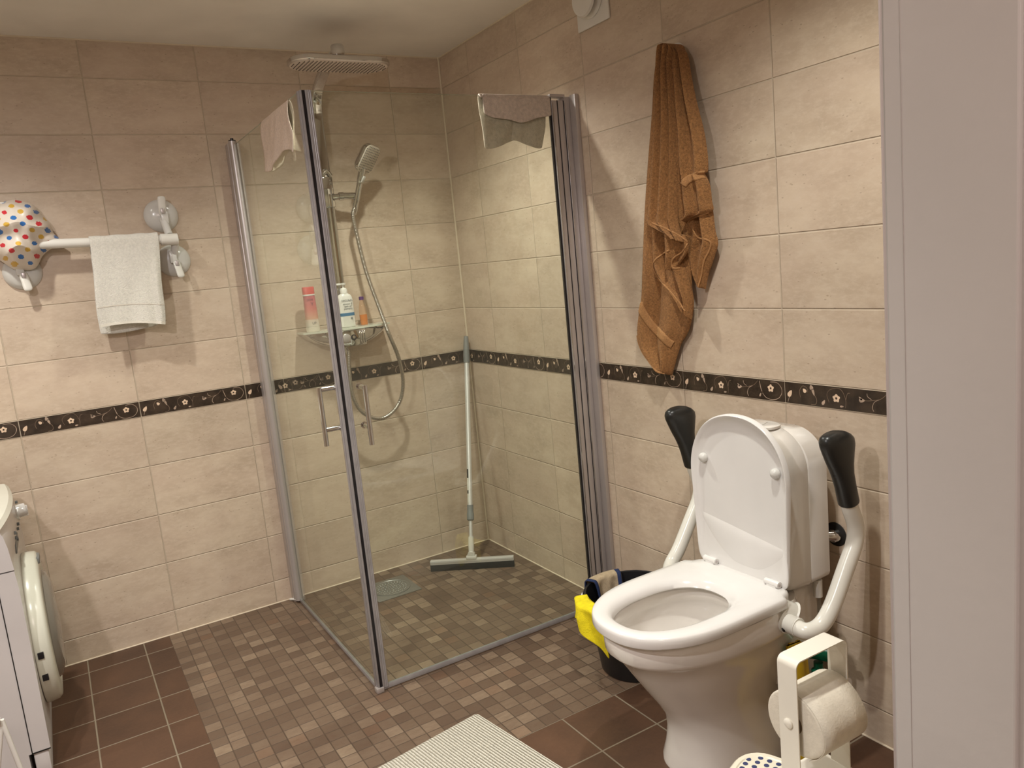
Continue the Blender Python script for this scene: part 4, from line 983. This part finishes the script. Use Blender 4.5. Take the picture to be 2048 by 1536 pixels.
rings.append(lring(0.945, lambda y, h: max(0.009, 0.013 * min(1, h / 0.2)))); rings.append(lring(0.86, lambda y, h: rec(y, h)))
for k in range(1, 24): rings.append(lring(0.86 * (1 - k / 24), rec))
loft(bm, rings)
cr = []
for k in range(41):
    y = lerp(-0.150, 0.150, k / 40); ln = max(0.0, 1 - (y / 0.150) ** 2); hc_ = 0.128 + 0.02 * (y / 0.15)
    cr.append([lidp(y, hc_, 0.0045), lidp(y, hc_ - 0.004 - 0.024 * ln, 0.0052 + 0.0085 * ln), lidp(y, hc_ - 0.008 - 0.10 * ln, 0.0045)])
loft(bm, cr, closed=False)
lid = finish('lid', bm, M_seat, toi, angle=50)
for yy in (-0.124, 0.124):
    bm = NB(); c = lidp(yy, 0.305, 0.006)
    lathe(bm, [(0.0125, -0.001), (0.0135, 0.004), (0.0125, 0.010), (0.008, 0.015), (0.0, 0.0165)], c, (-1, 0, -0.05), 20); finish('lid_buffer', bm, M_ltgrey, lid)
# cistern: back body and front cover
def cring(x, hw, zb, zt, rt, rb):
    pts = []; n = 10
    for cy, cz_, a0, r in ((hw - rt, zt - rt, 0, rt), (-hw + rt, zt - rt, PI / 2, rt), (-hw + rb, zb + rb, PI, rb), (hw - rb, zb + rb, 3 * PI / 2, rb)):
        for k in range(n + 1):
            a = a0 + PI / 2 * k / n; pts.append(Vector((x, YC + 0.014 + cy + r * math.cos(a), cz_ + r * math.sin(a))))
    return pts
bm = NB(); loft(bm, [cring(-0.050, 0.150, 0.456, 0.850, 0.095, 0.02), cring(-0.054, 0.155, 0.452, 0.855, 0.097, 0.022), cring(-0.118, 0.153, 0.449, 0.860, 0.10, 0.022), cring(-0.124, 0.146, 0.452, 0.857, 0.10, 0.02)]); cis = finish('cistern', bm, M_ceramic, toi, angle=50)
bm = NB(); loft(bm, [cring(-0.120, 0.149, 0.446, 0.864, 0.105, 0.022), cring(-0.126, 0.151, 0.444, 0.866, 0.107, 0.022), cring(-0.185, 0.143, 0.446, 0.864, 0.115, 0.025), cring(-0.197, 0.138, 0.452, 0.858, 0.115, 0.025), cring(-0.201, 0.127, 0.462, 0.848, 0.11, 0.025)]); finish('cover', bm, M_ceramic, cis, angle=50)
bm = NB()
def bev_el(z, s): return ell(-0.143, YC - 0.005, 0.036 * s, 0.058 * s, z, 28, 2.8)
loft(bm, [bev_el(0.863, 1.0), bev_el(0.869, 1.0), bev_el(0.871, 0.94)])
poly_prism(bm, [Vector((-0.160, YC - 0.030, 0.8712)), Vector((-0.125, YC - 0.018, 0.8712)), Vector((-0.160, YC - 0.004, 0.8712))], (0, 0, 0.0012)); finish('flush_button', bm, M_ceramic, cis)
# fill hose under the cistern
bm = NB(); tube(bm, [(-0.085, YC - 0.125, 0.452), (-0.085, YC - 0.125, 0.405)], 0.012, 14)
fh = finish('fill_valve', bm, M_tubew, toi)
bm = NB(); tube(bm, spline([(-0.085, YC - 0.125, 0.41), (-0.083, YC - 0.127, 0.36), (-0.085, YC - 0.122, 0.31), (-0.095, YC - 0.108, 0.285), (-0.10, YC - 0.095, 0.31)]), 0.006, 10); finish('clear_hose', bm, glass_mat('clear_hose', (0.80, 0.74, 0.66), 1.0, 0.12), fh)
bm = NB(); lathe(bm, [(0.006, 0), (0.006, 0.004), (0.0, 0.005)], (-0.36, YC - 0.118, 0.028), (0, -1, 0), 14); finish('floor_bolt', bm, M_satin, toi)
# fold-up arm supports
for s in (-1, 1):       # -1: the near one, right in the photo
    yp = YC + 0.012 + s * 0.155; ya = YC + 0.024 + s * 0.268
    bm = NB()
    tube(bm, spline([(-0.285, yp, 0.438), (-0.262, yp + s * 0.010, 0.432), (-0.235, yp + s * 0.022, 0.415)], 6), [0.020] * 4 + [0.026] * 8 + [0.030], 18, flat=(1.2, 0.9))
    lathe(bm, [(0.0, -0.03), (0.030, -0.03), (0.032, -0.02), (0.032, 0.01), (0.0, 0.012)], (-0.262, yp + s * 0.022, 0.412), (0, s, 0), 24)
    br = finish('arm_bracket', bm, M_tubew, toi)
    bm = NB(); pth = spline([(-0.265, yp + s * 0.045, 0.408), (-0.262, yp + s * 0.085, 0.405), (-0.225, ya - s * 0.004, 0.412), (-0.185, ya, 0.450), (-0.130, ya, 0.530), (-0.094, ya, 0.585), (-0.086, ya, 0.630), (-0.104, ya, 0.680), (-0.1165, ya, 0.720)], 8)
    tube(bm, pth, 0.0205, 20); arm = finish('support_arm', bm, M_tubew, toi)
    bm = NB(); tube(bm, [(-0.264, yp + s * 0.020, 0.409), (-0.264, yp + s * 0.062, 0.407)], 0.0235, 20)
    lathe(bm, [(0.0236, 0), (0.0242, 0.001), (0.0242, 0.004), (0.0236, 0.005)], (-0.264, yp + s * 0.06, 0.407), (0, s, 0), 20); finish('pivot_sleeve', bm, M_tubew, arm)
    bm = NB(); lathe(bm, [(0.0, 0), (0.006, 0), (0.006, 0.002), (0.0, 0.002)], (-0.284, yp + s * 0.035, 0.398), (-0.9, 0, -0.43), 12); finish('pivot_screw', bm, M_dark, arm)
    # paddle grip: sections along its axis (pos, half width in the fold plane, half thickness, shift)
    g0 = Vector((-0.110, ya, 0.694)); g1 = Vector((-0.158, ya, 0.888)); a = (g1 - g0).normalized(); wv = Vector((a.z, 0, -a.x)); LG = (g1 - g0).length
    bm = NB(); rings = []
    for t, hw, ht, sh_ in ((0.0, 0.0225, 0.0225, 0.001), (0.02, 0.0240, 0.0240, 0.001), (0.25, 0.0240, 0.024, 0.001), (0.40, 0.0265, 0.0245, 0.000), (0.52, 0.033, 0.025, 0.001), (0.64, 0.042, 0.026, 0.003), (0.73, 0.048, 0.027, 0.005), (0.80, 0.050, 0.027, 0.004), (0.86, 0.047, 0.0265, -0.001), (0.92, 0.040, 0.024, -0.008), (0.965, 0.029, 0.019, -0.015), (0.99, 0.017, 0.012, -0.020), (1.0, 0.006, 0.005, -0.022)):
        c = g0 + a * (LG * t) + wv * sh_
        rings.append([c + wv * (hw * math.copysign(abs(math.cos(q)) ** 0.85, math.cos(q))) + Vector((0, ht * math.copysign(abs(math.sin(q)) ** 0.85, math.sin(q)), 0)) for q in [2 * PI * k / 28 for k in range(28)]])
    loft(bm, rings); gr = finish('grip', bm, M_rubber, arm, label='black rubber grip', angle=60)
    bm = NB(); lathe(bm, [(0.0, 0), (0.005, 0), (0.004, 0.003), (0.0, 0.004)], g0 + a * 0.09 - wv * 0.026, -wv, 12); finish('grip_screw', bm, M_black, gr)

# water connection in a round hole in the wall
wp = thing('water_connection', 'chrome pipe fitting in a dark round hole beside the cistern', 'pipe fitting', (0, PH.y, PH.z))
bm = NB(); lathe(bm, [(0.0, 0.0), (0.032, 0.0), (0.033, 0.0015), (0.031, 0.003), (0.0, 0.003)], (0, PH.y, PH.z), (-1, 0, 0), 32); finish('hole_surround', bm, M_dark, wp)
bm = NB(); tube(bm, [(-0.002, PH.y - 0.004, PH.z - 0.002), (-0.018, PH.y - 0.002, PH.z), (-0.019, PH.y - 0.002, PH.z), (-0.036, PH.y + 0.004, PH.z + 0.003), (-0.050, PH.y + 0.030, PH.z + 0.006)], [0.017, 0.017, 0.014, 0.014, 0.012], 16)
for k in range(4): lathe(bm, [(0.0145, 0), (0.0165, 0.001), (0.0145, 0.002)], (-0.006 - 0.004 * k, PH.y - 0.003, PH.z - 0.001), (-1, 0, 0), 16)
finish('fitting', bm, M_chrome, wp)

# ------------------------------------------------------------------ bucket with cloths
bc = Vector((-0.222, -1.398, 0)); bh = 0.258
bk = thing('bucket', 'black plastic bucket with cleaning cloths over its rim beside the toilet', 'bucket', bc)
bm = NB(); lathe(bm, [(0.0, 0.0), (0.112, 0.0), (0.118, 0.006), (0.146, bh - 0.05), (0.150, bh - 0.048), (0.153, bh - 0.004), (0.158, bh), (0.158, bh + 0.004), (0.150, bh + 0.004), (0.148, bh - 0.01), (0.114, 0.012), (0.0, 0.010)], bc, n=56); finish('body', bm, M_bucket, bk)
bm = NB(); ang = 2.35
ec = bc + Vector((0.163 * math.cos(ang), 0.163 * math.sin(ang), bh - 0.018)); lathe(bm, [(0.003, 0), (0.010, 0.0), (0.010, 0.004), (0.003, 0.004)], ec, (math.cos(ang), math.sin(ang), 0), 16)
finish('handle_lug', bm, M_satin, bk)
bm = NB(); pts = []
for k in range(15):
    t = k / 14 * PI; a1 = ang + 0; e1 = Vector((math.cos(ang), math.sin(ang), 0)); e2 = Vector((-math.sin(ang), math.cos(ang), 0))
    pts.append(bc + e1 * (0.162 * math.cos(t)) + e2 * (0.158 * math.sin(t)) * -0.98 + Vector((0, 0, bh - 0.012 + 0.016 * math.sin(t))))
tube(bm, pts, 0.0035, 8); finish('wire_handle', bm, M_black, bk)
def rimcloth(name, a0, a1, lout, lin, mt, label, wav=0.006, skew=0.0, pinch=0.0, gap=0.008, ph=0.0):
    bm = NB()
    def f(u, v):
        a = lerp(a0, a1, u); s = v * 2 - 1
        L = lout(u) if s > 0 else lin
        d = abs(s) * L; zt = bh + 0.010
        rr = 0.158 + gap if s > 0 else 0.145 - 0.004
        k = min(1, d / 0.014); r = lerp(0.153, rr, math.sin(k * PI / 2)) + (wav * math.sin(u * 11 + d * 20 + ph) * min(1, d / 0.05) + wav if s > 0 else -0.002)
        r -= (0.0285 * d * 0.35 if s > 0 else 0.16 * d + 0.004 * math.sin(u * 13 + d * 20) * min(1, d / 0.03) + 0.004)
        a += skew * d + pinch * d * (0.5 - u)
        return Vector((bc.x + r * math.cos(a), bc.y + r * math.sin(a), zt - max(0, d - 0.006)))
    grid(bm, f, 24, 40); o = finish(name, bm, mt); tag(o, label, 'cloth'); solid(o, 0.003, 0, 1); return o, f
d2 = math.radians
o, f1 = rimcloth('cleaning_cloth', d2(116), d2(66), lambda u: 0.05, 0.12, M_beigec, 'beige cloth with navy edging hung over the bucket rim')
for u0, u1 in ((0.0, 0.11), (0.89, 1.0)):
    bm = NB(); grid(bm, lambda u, v: f1(lerp(u0, u1, u), v) + Vector((-0.0022, -0.0022, 0.0022)), 3, 40)
    e = finish('edging', bm, M_navy, o); solid(e, 0.003, 0)
o, f2 = rimcloth('cleaning_cloth', d2(206), d2(150), lambda u: 0.125 + 0.03 * math.sin(u * 3.2 + 2.2) - 0.02 * u, 0.0, M_yellow, 'bright yellow cloth hanging outside the black bucket', wav=0.012, gap=0.022)
# lower the yellow cloth so that it hangs from below the rim
for v in o.data.vertices: pass
o.location = (-0.002, -0.002, -0.006)

# ------------------------------------------------------------------ spray bottle and yellow glove behind the toilet
spb = thing('spray_bottle', 'spray bottle with a dark green trigger head on the floor behind the toilet', 'spray bottle', (-0.10, -2.035, 0))
bx, by = -0.115, -2.030
bm = NB(); loft(bm, [ell(bx, by, a, b, z, 28, 2.4) for a, b, z in ((0.040, 0.028, 0.0), (0.043, 0.031, 0.006), (0.043, 0.031, 0.11), (0.036, 0.028, 0.15), (0.018, 0.018, 0.185), (0.014, 0.014, 0.20))]); finish('body', bm, mat('dark_bottle', (0.05, 0.05, 0.04), 0.3), spb)
Mg = mat('green_trigger', (0.0, 0.13, 0.065), 0.3)
bm = NB(); lathe(bm, [(0.018, 0.185), (0.0185, 0.212), (0.012, 0.218), (0.012, 0.235), (0, 0.236)], (bx, by, 0))
dv = Vector((0.45, -0.89, 0)); up_ = Vector((0, 0, 1)); sdv = dv.cross(up_)
tube(bm, spline([Vector((bx, by, 0.255)) - dv * 0.045, Vector((bx, by, 0.262)) - dv * 0.015, Vector((bx, by, 0.262)) + dv * 0.03, Vector((bx, by, 0.256)) + dv * 0.06], 6), [0.012] * 3 + [0.019] * 6 + [0.020] * 5 + [0.016] * 4 + [0.012], 14)
tube(bm, spline([Vector((bx, by, 0.25)) + dv * 0.030, Vector((bx, by, 0.225)) + dv * 0.044, Vector((bx, by, 0.195)) + dv * 0.038], 6), 0.006, 10, flat=(1, 1.6))
finish('trigger_head', bm, Mg, spb)
bm = NB()
def f(u, v):
    z = lerp(0.31, 0.0, v); y = lerp(-1.985, -2.035, u) - 0.02 * v; x = lerp(-0.30, -0.22, u) + 0.03 * math.sin(u * 7 + v * 5) * 0.3 + 0.02 * v
    return Vector((x + 0.006 * math.sin(v * 22 + u * 9), y + 0.006 * math.sin(u * 14 + v * 4), z))
bx, by = -0.228, -2.062
rings = []
for z, a, b, dx, dy in ((0.0, 0.030, 0.028, 0, 0), (0.06, 0.034, 0.030, 0, 0), (0.15, 0.034, 0.027, 0.0, 0.000), (0.23, 0.032, 0.022, 0.0, 0.004), (0.29, 0.030, 0.015, 0.0, 0.008), (0.335, 0.024, 0.007, 0.0, 0.012)):
    rings.append([p + Vector((0.004 * math.sin(k * 1.7 + z * 30), 0.004 * math.cos(k * 1.3 + z * 25), 0)) for k, p in enumerate(ell(bx + dx, by + dy, a, b, z, 28, 2.2))])
loft(bm, rings); o = finish('yellow_bag', bm, mat('yellow_plastic', (0.50, 0.33, 0.01), 0.4, var=(20, 0.2)), angle=60); tag(o, 'crumpled yellow plastic pack standing behind the paper roll stand', 'plastic pack')

# ------------------------------------------------------------------ shower stool with the paper stand on it
ST = 0.322
stl = thing('plastic_stool', 'ivory plastic stool with a dark blue dotted seat under the toilet paper stand', 'stool', (-0.56, -2.38, 0))
bm = NB()
def rr_ring(lo, hi, r, z, n=6):
    cx_, cy_ = (lo[0] + hi[0]) / 2, (lo[1] + hi[1]) / 2; return [Vector((cx_ + a, cy_ + c, z)) for a, c in rrect((hi[0] - lo[0]) / 2, (hi[1] - lo[1]) / 2, r, n)]
lo, hi = (-0.30, -0.26), (0.0, 0.0)
def ins(d): return (lo[0] + d, lo[1] + d), (hi[0] - d, hi[1] - d)
loft(bm, [rr_ring(*ins(0.004), 0.05, ST - 0.030), rr_ring(*ins(0), 0.055, ST - 0.022), rr_ring(*ins(0), 0.055, ST - 0.004), rr_ring(*ins(0.004), 0.052, ST), rr_ring(*ins(0.012), 0.046, ST), rr_ring(*ins(0.014), 0.045, ST - 0.002)])
SC = Vector((-0.616, -2.243, 0)); SE1 = Vector((0.944, 0.33, 0)).normalized(); SE2 = Vector((-0.33, 0.944, 0)).normalized()
def srot(bm):
    for v in bm.verts: v.co = SC + SE1 * v.co.x + SE2 * v.co.y + Vector((0, 0, v.co.z))
srot(bm); seat = finish('seat', bm, M_ivory, stl)
bm = NB()
for i in range(16):
    for j in range(12):
        x = hi[0] - 0.022 - i * 0.0160; y = hi[1] - 0.022 - j * 0.0185
        lathe(bm, [(0.0052, -0.0021), (0.0052, -0.0014), (0.0, -0.0012)], (x, y, ST), n=14)
srot(bm); finish('dot_pattern', bm, mat('navy_dots', (0.035, 0.045, 0.13), 0.5), seat)
for sx, sy in ((0, 0), (0, 1), (1, 0), (1, 1)):
    x = (lo[0] + 0.035, hi[0] - 0.035)[sx]; y = (lo[1] + 0.035, hi[1] - 0.035)[sy]; dx = (-1, 1)[sx] * 0.02; dy = (-1, 1)[sy] * 0.012
    bm = NB(); tube(bm, [(x, y, ST - 0.028), (x + dx, y + dy, 0.0)], [0.020, 0.015], 14); srot(bm); finish('leg', bm, M_ivory, stl)

# paper stand: bent strip frame
pst = thing('toilet_paper_stand', 'white bent metal stand holding a toilet paper roll in front of the wall', 'paper holder', (-0.59, -2.41, ST))
F1 = B(1550, 1312, 2, 0.595); 
ZTOP = 0.600; pA_ = B(1572, 1318, 2, ZTOP); pB_ = B(1674, 1269, 2, ZTOP)
dirx = (pB_ - pA_); dirx.z = 0; Ls_ = dirx.length; dirx.normalize(); wid = Vector((dirx.y, -dirx.x, 0)); wid = wid if wid.y < 0 else -wid
hwid = 0.0215
bm = NB(); R_ = 0.014
prof2 = [(0.0, ST + 0.004), (0.0, ZTOP - R_)] + [(R_ - R_ * math.cos(a), ZTOP - R_ + R_ * math.sin(a)) for a in [PI / 2 * k / 6 for k in range(1, 7)]] + [(Ls_ - R_ + R_ * math.sin(a), ZTOP - R_ + R_ * math.cos(a)) for a in [PI / 2 * k / 6 for k in range(0, 7)]] + [(Ls_, ST + 0.004)]
th = 0.0022
def fr(p, off): return pA_ + dirx * p[0] + Vector((0, 0, p[1] - ZTOP))
rings = []
for i, p in enumerate(prof2):
    a_ = prof2[max(i - 1, 0)]; b_ = prof2[min(i + 1, len(prof2) - 1)]; tx, tz = b_[0] - a_[0], b_[1] - a_[1]; l_ = math.hypot(tx, tz); nx, nz = tz / l_, -tx / l_
    q0_ = (p[0] + nx * 0, p[1] + nz * 0); q1_ = (p[0] + nx * th, p[1] + nz * th)
    rings.append([fr(q0_, 0) - wid * hwid, fr(q0_, 0) + wid * hwid, fr(q1_, 0) + wid * hwid, fr(q1_, 0) - wid * hwid])
loft(bm, rings); finish('frame', bm, M_stand, pst, angle=30)
bm = NB(); c = pA_ + dirx * (Ls_ / 2); R = Matrix((dirx, wid, Vector((0, 0, 1)))).transposed(); obox(bm, Vector((c.x, c.y, ST + 0.004)) - wid * -0.01, (Ls_ / 2 + 0.006, 0.065, 0.0035), R, 0.002); finish('base', bm, M_stand, pst)
ZP = 0.473
ctr = Vector((pA_.x, pA_.y, ZP))
rc = pA_ + dirx * (Ls_ / 2); rc = Vector((rc.x, rc.y, ZP))
bm = NB(); tube(bm, [ctr - dirx * 0.004, ctr + dirx * (Ls_ + 0.004)], 0.0055, 14); lathe(bm, [(0, 0), (0.0095, 0), (0.0095, 0.003), (0.007, 0.005), (0, 0.005)], ctr, -dirx, 18); finish('pin', bm, M_stand, pst)
# toilet roll
roll = thing('toilet_paper_roll', 'white toilet paper roll held on the metal stand', 'toilet roll', rc)
RR = 0.060; rw = Ls_ / 2 - 0.011
def rollsec(r0, k, n=56):
    out = []
    for i in range(n):
        a = 2 * PI * i / n; out.append((a, r0 + k * 0.010 * math.exp(-((((a + PI) % (2 * PI)) - PI + 0.35) / 0.75) ** 2)))
    return out
cr_ = rc - Vector((0, 0, 0.004))
def rpt(a, r, s_): return cr_ + dirx * s_ + wid * (r * math.cos(a)) + Vector((0, 0, r * math.sin(a)))
bm = NB(); loft(bm, [[rpt(a, r, s_) for a, r in rollsec(R_1, k_)] for s_, R_1, k_ in ((-rw, 0.0205, 0), (-rw, RR - 0.004, 0.4), (-rw + 0.0005, RR - 0.0015, 1), (-rw + 0.002, RR, 1), (rw - 0.002, RR, 1), (rw - 0.0005, RR - 0.0015, 1), (rw, RR - 0.004, 0.4), (rw, 0.0205, 0))], loop=True)
finish('paper', bm, M_paper, roll, angle=45)
bm = NB(); lathe(bm, [(0.0205, -rw - 0.0005), (0.0205, rw + 0.0005), (0.0195, rw + 0.0005), (0.0195, -rw - 0.0005), (0.0205, -rw - 0.0005)], rc - Vector((0, 0, 0.004)), dirx, 32); finish('cardboard_core', bm, mat('cardboard', (0.33, 0.24, 0.16), 0.9), roll)
bm = NB(); S = [rpt(a, r + 0.0012, 0) for a, r in rollsec(RR, 1)]
arc = [math.radians(lerp(95, -62, k / 24)) for k in range(25)]
def rr_at(a): return RR + 0.010 * math.exp(-((((a + PI) % (2 * PI)) - PI + 0.35) / 0.75) ** 2)
rings = [[rpt(a, rr_at(a) + 0.0010 + 0.004 * max(0, k - 20) / 4, s_) for s_ in (-rw + 0.001, -rw * 0.4, rw * 0.4, rw - 0.001)] for k, a in enumerate(arc)]
loft(bm, rings, closed=False); lf = finish('loose_sheet', bm, M_paper, roll); solid(lf, 0.0008, 0)

# ------------------------------------------------------------------ washing machine
MX, MY0, MY1, MZ = -1.900, -0.762, -0.150, 0.772
wm = thing('washing_machine', 'white front-loading washing machine at the left edge against the tiled wall', 'washing machine', (-2.2, -0.46, 0))
bm = NB()
def bow(y): t = (y - MY0) / (MY1 - MY0); return 0.016 * (1 - (2 * t - 1) ** 2)
# body
sidep = [(-2.45, 0.0, ), (-1.955, 0.0), (-1.955, 0.085), (MX, 0.085), (MX + 0.003, 0.40), (MX + 0.003, 0.58), (MX, 0.63), (-2.45, 0.63)]
pts = [Vector((x, MY0, z)) for x, z in sidep]; poly_prism(bm, pts, (0, MY1 - MY0, 0)); finish('body', bm, M_machine, wm, smooth=False)
bm = NB(); rings = []
for k in range(13):
    y = lerp(MY0, MY1, k / 12); b = bow(y)
    rings.append([Vector((-2.45, y, 0.634)), Vector((MX + 0.001, y, 0.634)), Vector((MX - 0.001 + b * 0.3, y, 0.66)), Vector((MX - 0.004 + b * 0.7, y, 0.70)), Vector((MX - 0.010 + b, y, 0.735)), Vector((MX - 0.018 + b * 1.2, y, 0.752)), Vector((-2.45, y, 0.752))])
loft(bm, rings); finish('control_panel', bm, M_machine, wm, angle=25)
bm = NB(); rings = []
for k in range(13):
    y = lerp(MY0, MY1, k / 12); b = bow(y)
    rings.append([Vector((-2.45, y, 0.753)), Vector((MX - 0.014 + b * 1.3, y, 0.753)), Vector((MX - 0.012 + b * 1.3, y, 0.757)), Vector((MX - 0.022 + b * 1.3, y, 0.768)), Vector((MX - 0.06 + b, y, MZ)), Vector((-2.45, y, MZ))])
loft(bm, rings); finish('top_cover', bm, mat('machine_top', (0.70, 0.69, 0.60), 0.25), wm, angle=25)
bm = NB(); box(bm, (MX - 0.047, MY0 - 0.0015, 0.087), (MX - 0.0445, MY0 + 0.002, 0.58)); box(bm, (MX - 0.047, MY0 - 0.0015, 0.084), (MX + 0.0005, MY0 + 0.002, 0.0875)); finish('panel_gap', bm, M_dark, wm, smooth=False)
bm = NB(); box(bm, (MX - 0.044, MY0 + 0.004, 0.0), (MX - 0.006, MY1 - 0.004, 0.083), 0.004); finish('kick_plate', bm, M_machine, wm)
MDC = Vector((MX + 0.003, -0.465, 0.352))
bm = NB(); lathe(bm, [(0.0, 0.0), (0.238, 0.0), (0.240, 0.006), (0.236, 0.034), (0.228, 0.042), (0.190, 0.046), (0.180, 0.040), (0.0, 0.040)], MDC, (1, 0, 0), 64, sx=1.0); dr = finish('door', bm, mat('door_plastic', (0.70, 0.70, 0.60), 0.2), wm)
bm = NB(); lathe(bm, [(0.178, 0.038), (0.165, 0.055), (0.13, 0.066), (0.0, 0.072)], MDC, (1, 0, 0), 48); finish('door_window', bm, mat('smoky_window', (0.22, 0.20, 0.17), 0.08), dr)
bm = NB(); box(bm, (MX + 0.035, -0.50, 0.560), (MX + 0.052, -0.43, 0.580), 0.004); finish('door_handle', bm, M_grey, dr)
for z in (0.345, 0.270):
    bm = NB(); a = math.asin(max(-1, min(1, (z - MDC.z) / 0.238))); yy = MDC.y - 0.2395 * math.cos(a); box(bm, (MX + 0.010, yy - 0.004, z - 0.010), (MX + 0.026, yy + 0.006, z + 0.010), 0.001); finish('hinge', bm, M_black, dr)
kn = B(38, 1035, 1, -0.33)
bm = NB(); lathe(bm, [(0.030, 0.0), (0.030, 0.006), (0.022, 0.008), (0.020, 0.030), (0.017, 0.033), (0.0, 0.033)], (MX + 0.002, -0.30, 0.695), (1, 0, 0.18), 28); box(bm, (MX + 0.012, -0.304, 0.676), (MX + 0.038, -0.296, 0.712), 0.002); finish('program_knob', bm, mat('silver_white_knob', (0.75, 0.74, 0.72), 0.15, 0.3), wm)
bm = NB()
for k, (y, z) in enumerate(((-0.24, 0.715), (-0.22, 0.67), (-0.36, 0.668), (-0.41, 0.665), (-0.56, 0.69), (-0.55, 0.672), (-0.52, 0.66))): bm = NB(); box(bm, (MX + 0.003, y - 0.006, z - 0.004), (MX + 0.0105, y + 0.006, z + 0.004)); finish('indicator', bm, M_ink, wm, smooth=False)
bm = NB(); box(bm, (MX + 0.000, -0.60, 0.636), (MX + 0.0055, -0.44, 0.662), 0.001); finish('display', bm, M_grey, wm)

# white folding laundry rack partly in view in front of the machine
rk = thing('drying_rack', 'white slatted edge of a folding rack at the lower left corner', 'rack', (-2.08, -1.0, 0))
bm = NB(); k0 = B(3, 1440, 1, -1.05); k1 = B(44, 1545, 1, -1.05)
k2 = Vector(k1) + (Vector(k1) - Vector(k0)) * 1.0; k2 = Vector((k0.x + (k1.x - k0.x) / (k1.z - k0.z) * (0.005 - k0.z), -1.05, 0.005))
tube(bm, [k0, k2], 0.006, 12)
finish('leg', bm, M_white, rk)
bm = NB(); k3 = B(-10, 1620, 1, -1.05); k4 = Vector((k0.x + (k3.x - k0.x) / (k3.z - k0.z) * (0.005 - k0.z), -1.05, 0.005)); tube(bm, [k0, k4], 0.006, 12); finish('leg', bm, M_white, rk)
bm = NB(); tube(bm, [(k0.x - 0.002, -1.06, k0.z + 0.004), (k0.x - 0.5, -1.06, k0.z + 0.10)], 0.009, 12); finish('rail', bm, M_white, rk)

# ------------------------------------------------------------------ bath mat
N = NT('ribbed_cotton'); tc = N.n('ShaderNodeTexCoord')
wv_ = N.n('ShaderNodeTexWave', wave_type='BANDS', bands_direction='X', wave_profile='SIN'); wv_.inputs['Scale'].default_value = 36.0; wv_.inputs['Distortion'].default_value = 0.8; wv_.inputs['Detail'].default_value = 2; wv_.inputs['Detail Scale'].default_value = 3
N.l(tc.outputs['Object'], wv_.inputs['Vector'])
mp = N.n('ShaderNodeMapping'); N.l(tc.outputs['Object'], mp.inputs[0]); mp.inputs['Scale'].default_value = (1, 1, 1)
n1 = N.noise(mp.outputs[0], 170, 3, 0.7); n2 = N.noise(tc.outputs['Object'], 9, 3)
col_ = N.ramp(wv_.outputs['Fac'], [(0.0, (0.52, 0.47, 0.38)), (0.4, (0.82, 0.78, 0.67)), (1.0, (0.88, 0.845, 0.74))])
col_ = N.mix(N.ramp(n2, [(0.4, (0,) * 3), (0.7, (0.2,) * 3)]), col_, (0.72, 0.67, 0.56)); N.l(col_, N.b.inputs['Base Color']); N.b.inputs['Roughness'].default_value = 0.95
bp = N.n('ShaderNodeBump'); bp.inputs['Distance'].default_value = 0.006; bp.inputs['Strength'].default_value = 1.0
N.l(N.math('ADD', wv_.outputs['Fac'], N.math('MULTIPLY', n1, 1.1)), bp.inputs['Height']); N.l(bp.outputs[0], N.b.inputs['Normal'])
bm = NB(); rings = []
W_, D_ = 0.80, 0.50
def mring(d, z): return [Vector((a, c, z)) for a, c in rrect(W_ / 2 - d, D_ / 2 - d, 0.012, 4)]
loft(bm, [mring(0.004, 0.0), mring(0.0, 0.005), mring(0.002, 0.012), mring(0.010, 0.015)])
mo = finish('bath_mat', bm, N.m, angle=50); tag(mo, 'cream ribbed cotton bath mat on the floor in front of the toilet', 'bath mat')
ca = Vector((-0.784, -1.313, 0)); e1 = Vector((-0.988, -0.153, 0)).normalized(); e2 = Vector((0.153, -0.988, 0)).normalized()
cc = ca + e1 * W_ / 2 + e2 * D_ / 2; mo.location = (cc.x, cc.y, 0.0); mo.rotation_euler = (0, 0, math.atan2(0.153, 0.988))

# a white net bag hanging just inside the door frame
bm = NB(); q = B(1806, 1362, 1, -2.60)
rings = []
for z, a, b in ((0.05, 0.03, 0.02), (0.035, 0.06, 0.03), (0.0, 0.075, 0.04), (-0.045, 0.05, 0.03), (-0.075, 0.012, 0.01)):
    rings.append(ell(q.x + 0.068, q.y, a, b, q.z + z, 20))
vrs = loft(bm, rings, cap0=False)
o = finish('pleated_bag', bm, M_white); tag(o, 'small white pleated bag peeking out beside the door frame', 'bag')
bm = NB(); tube(bm, spline([(q.x + 0.068, q.y, q.z + 0.05), (q.x + 0.08, q.y - 0.05, q.z + 0.4), (q.x + 0.10, YF + 0.015, q.z + 0.85)]), 0.002, 6); finish('cord', bm, M_white, o)
for k in range(10):
    pass

bpy.context.view_layer.update()
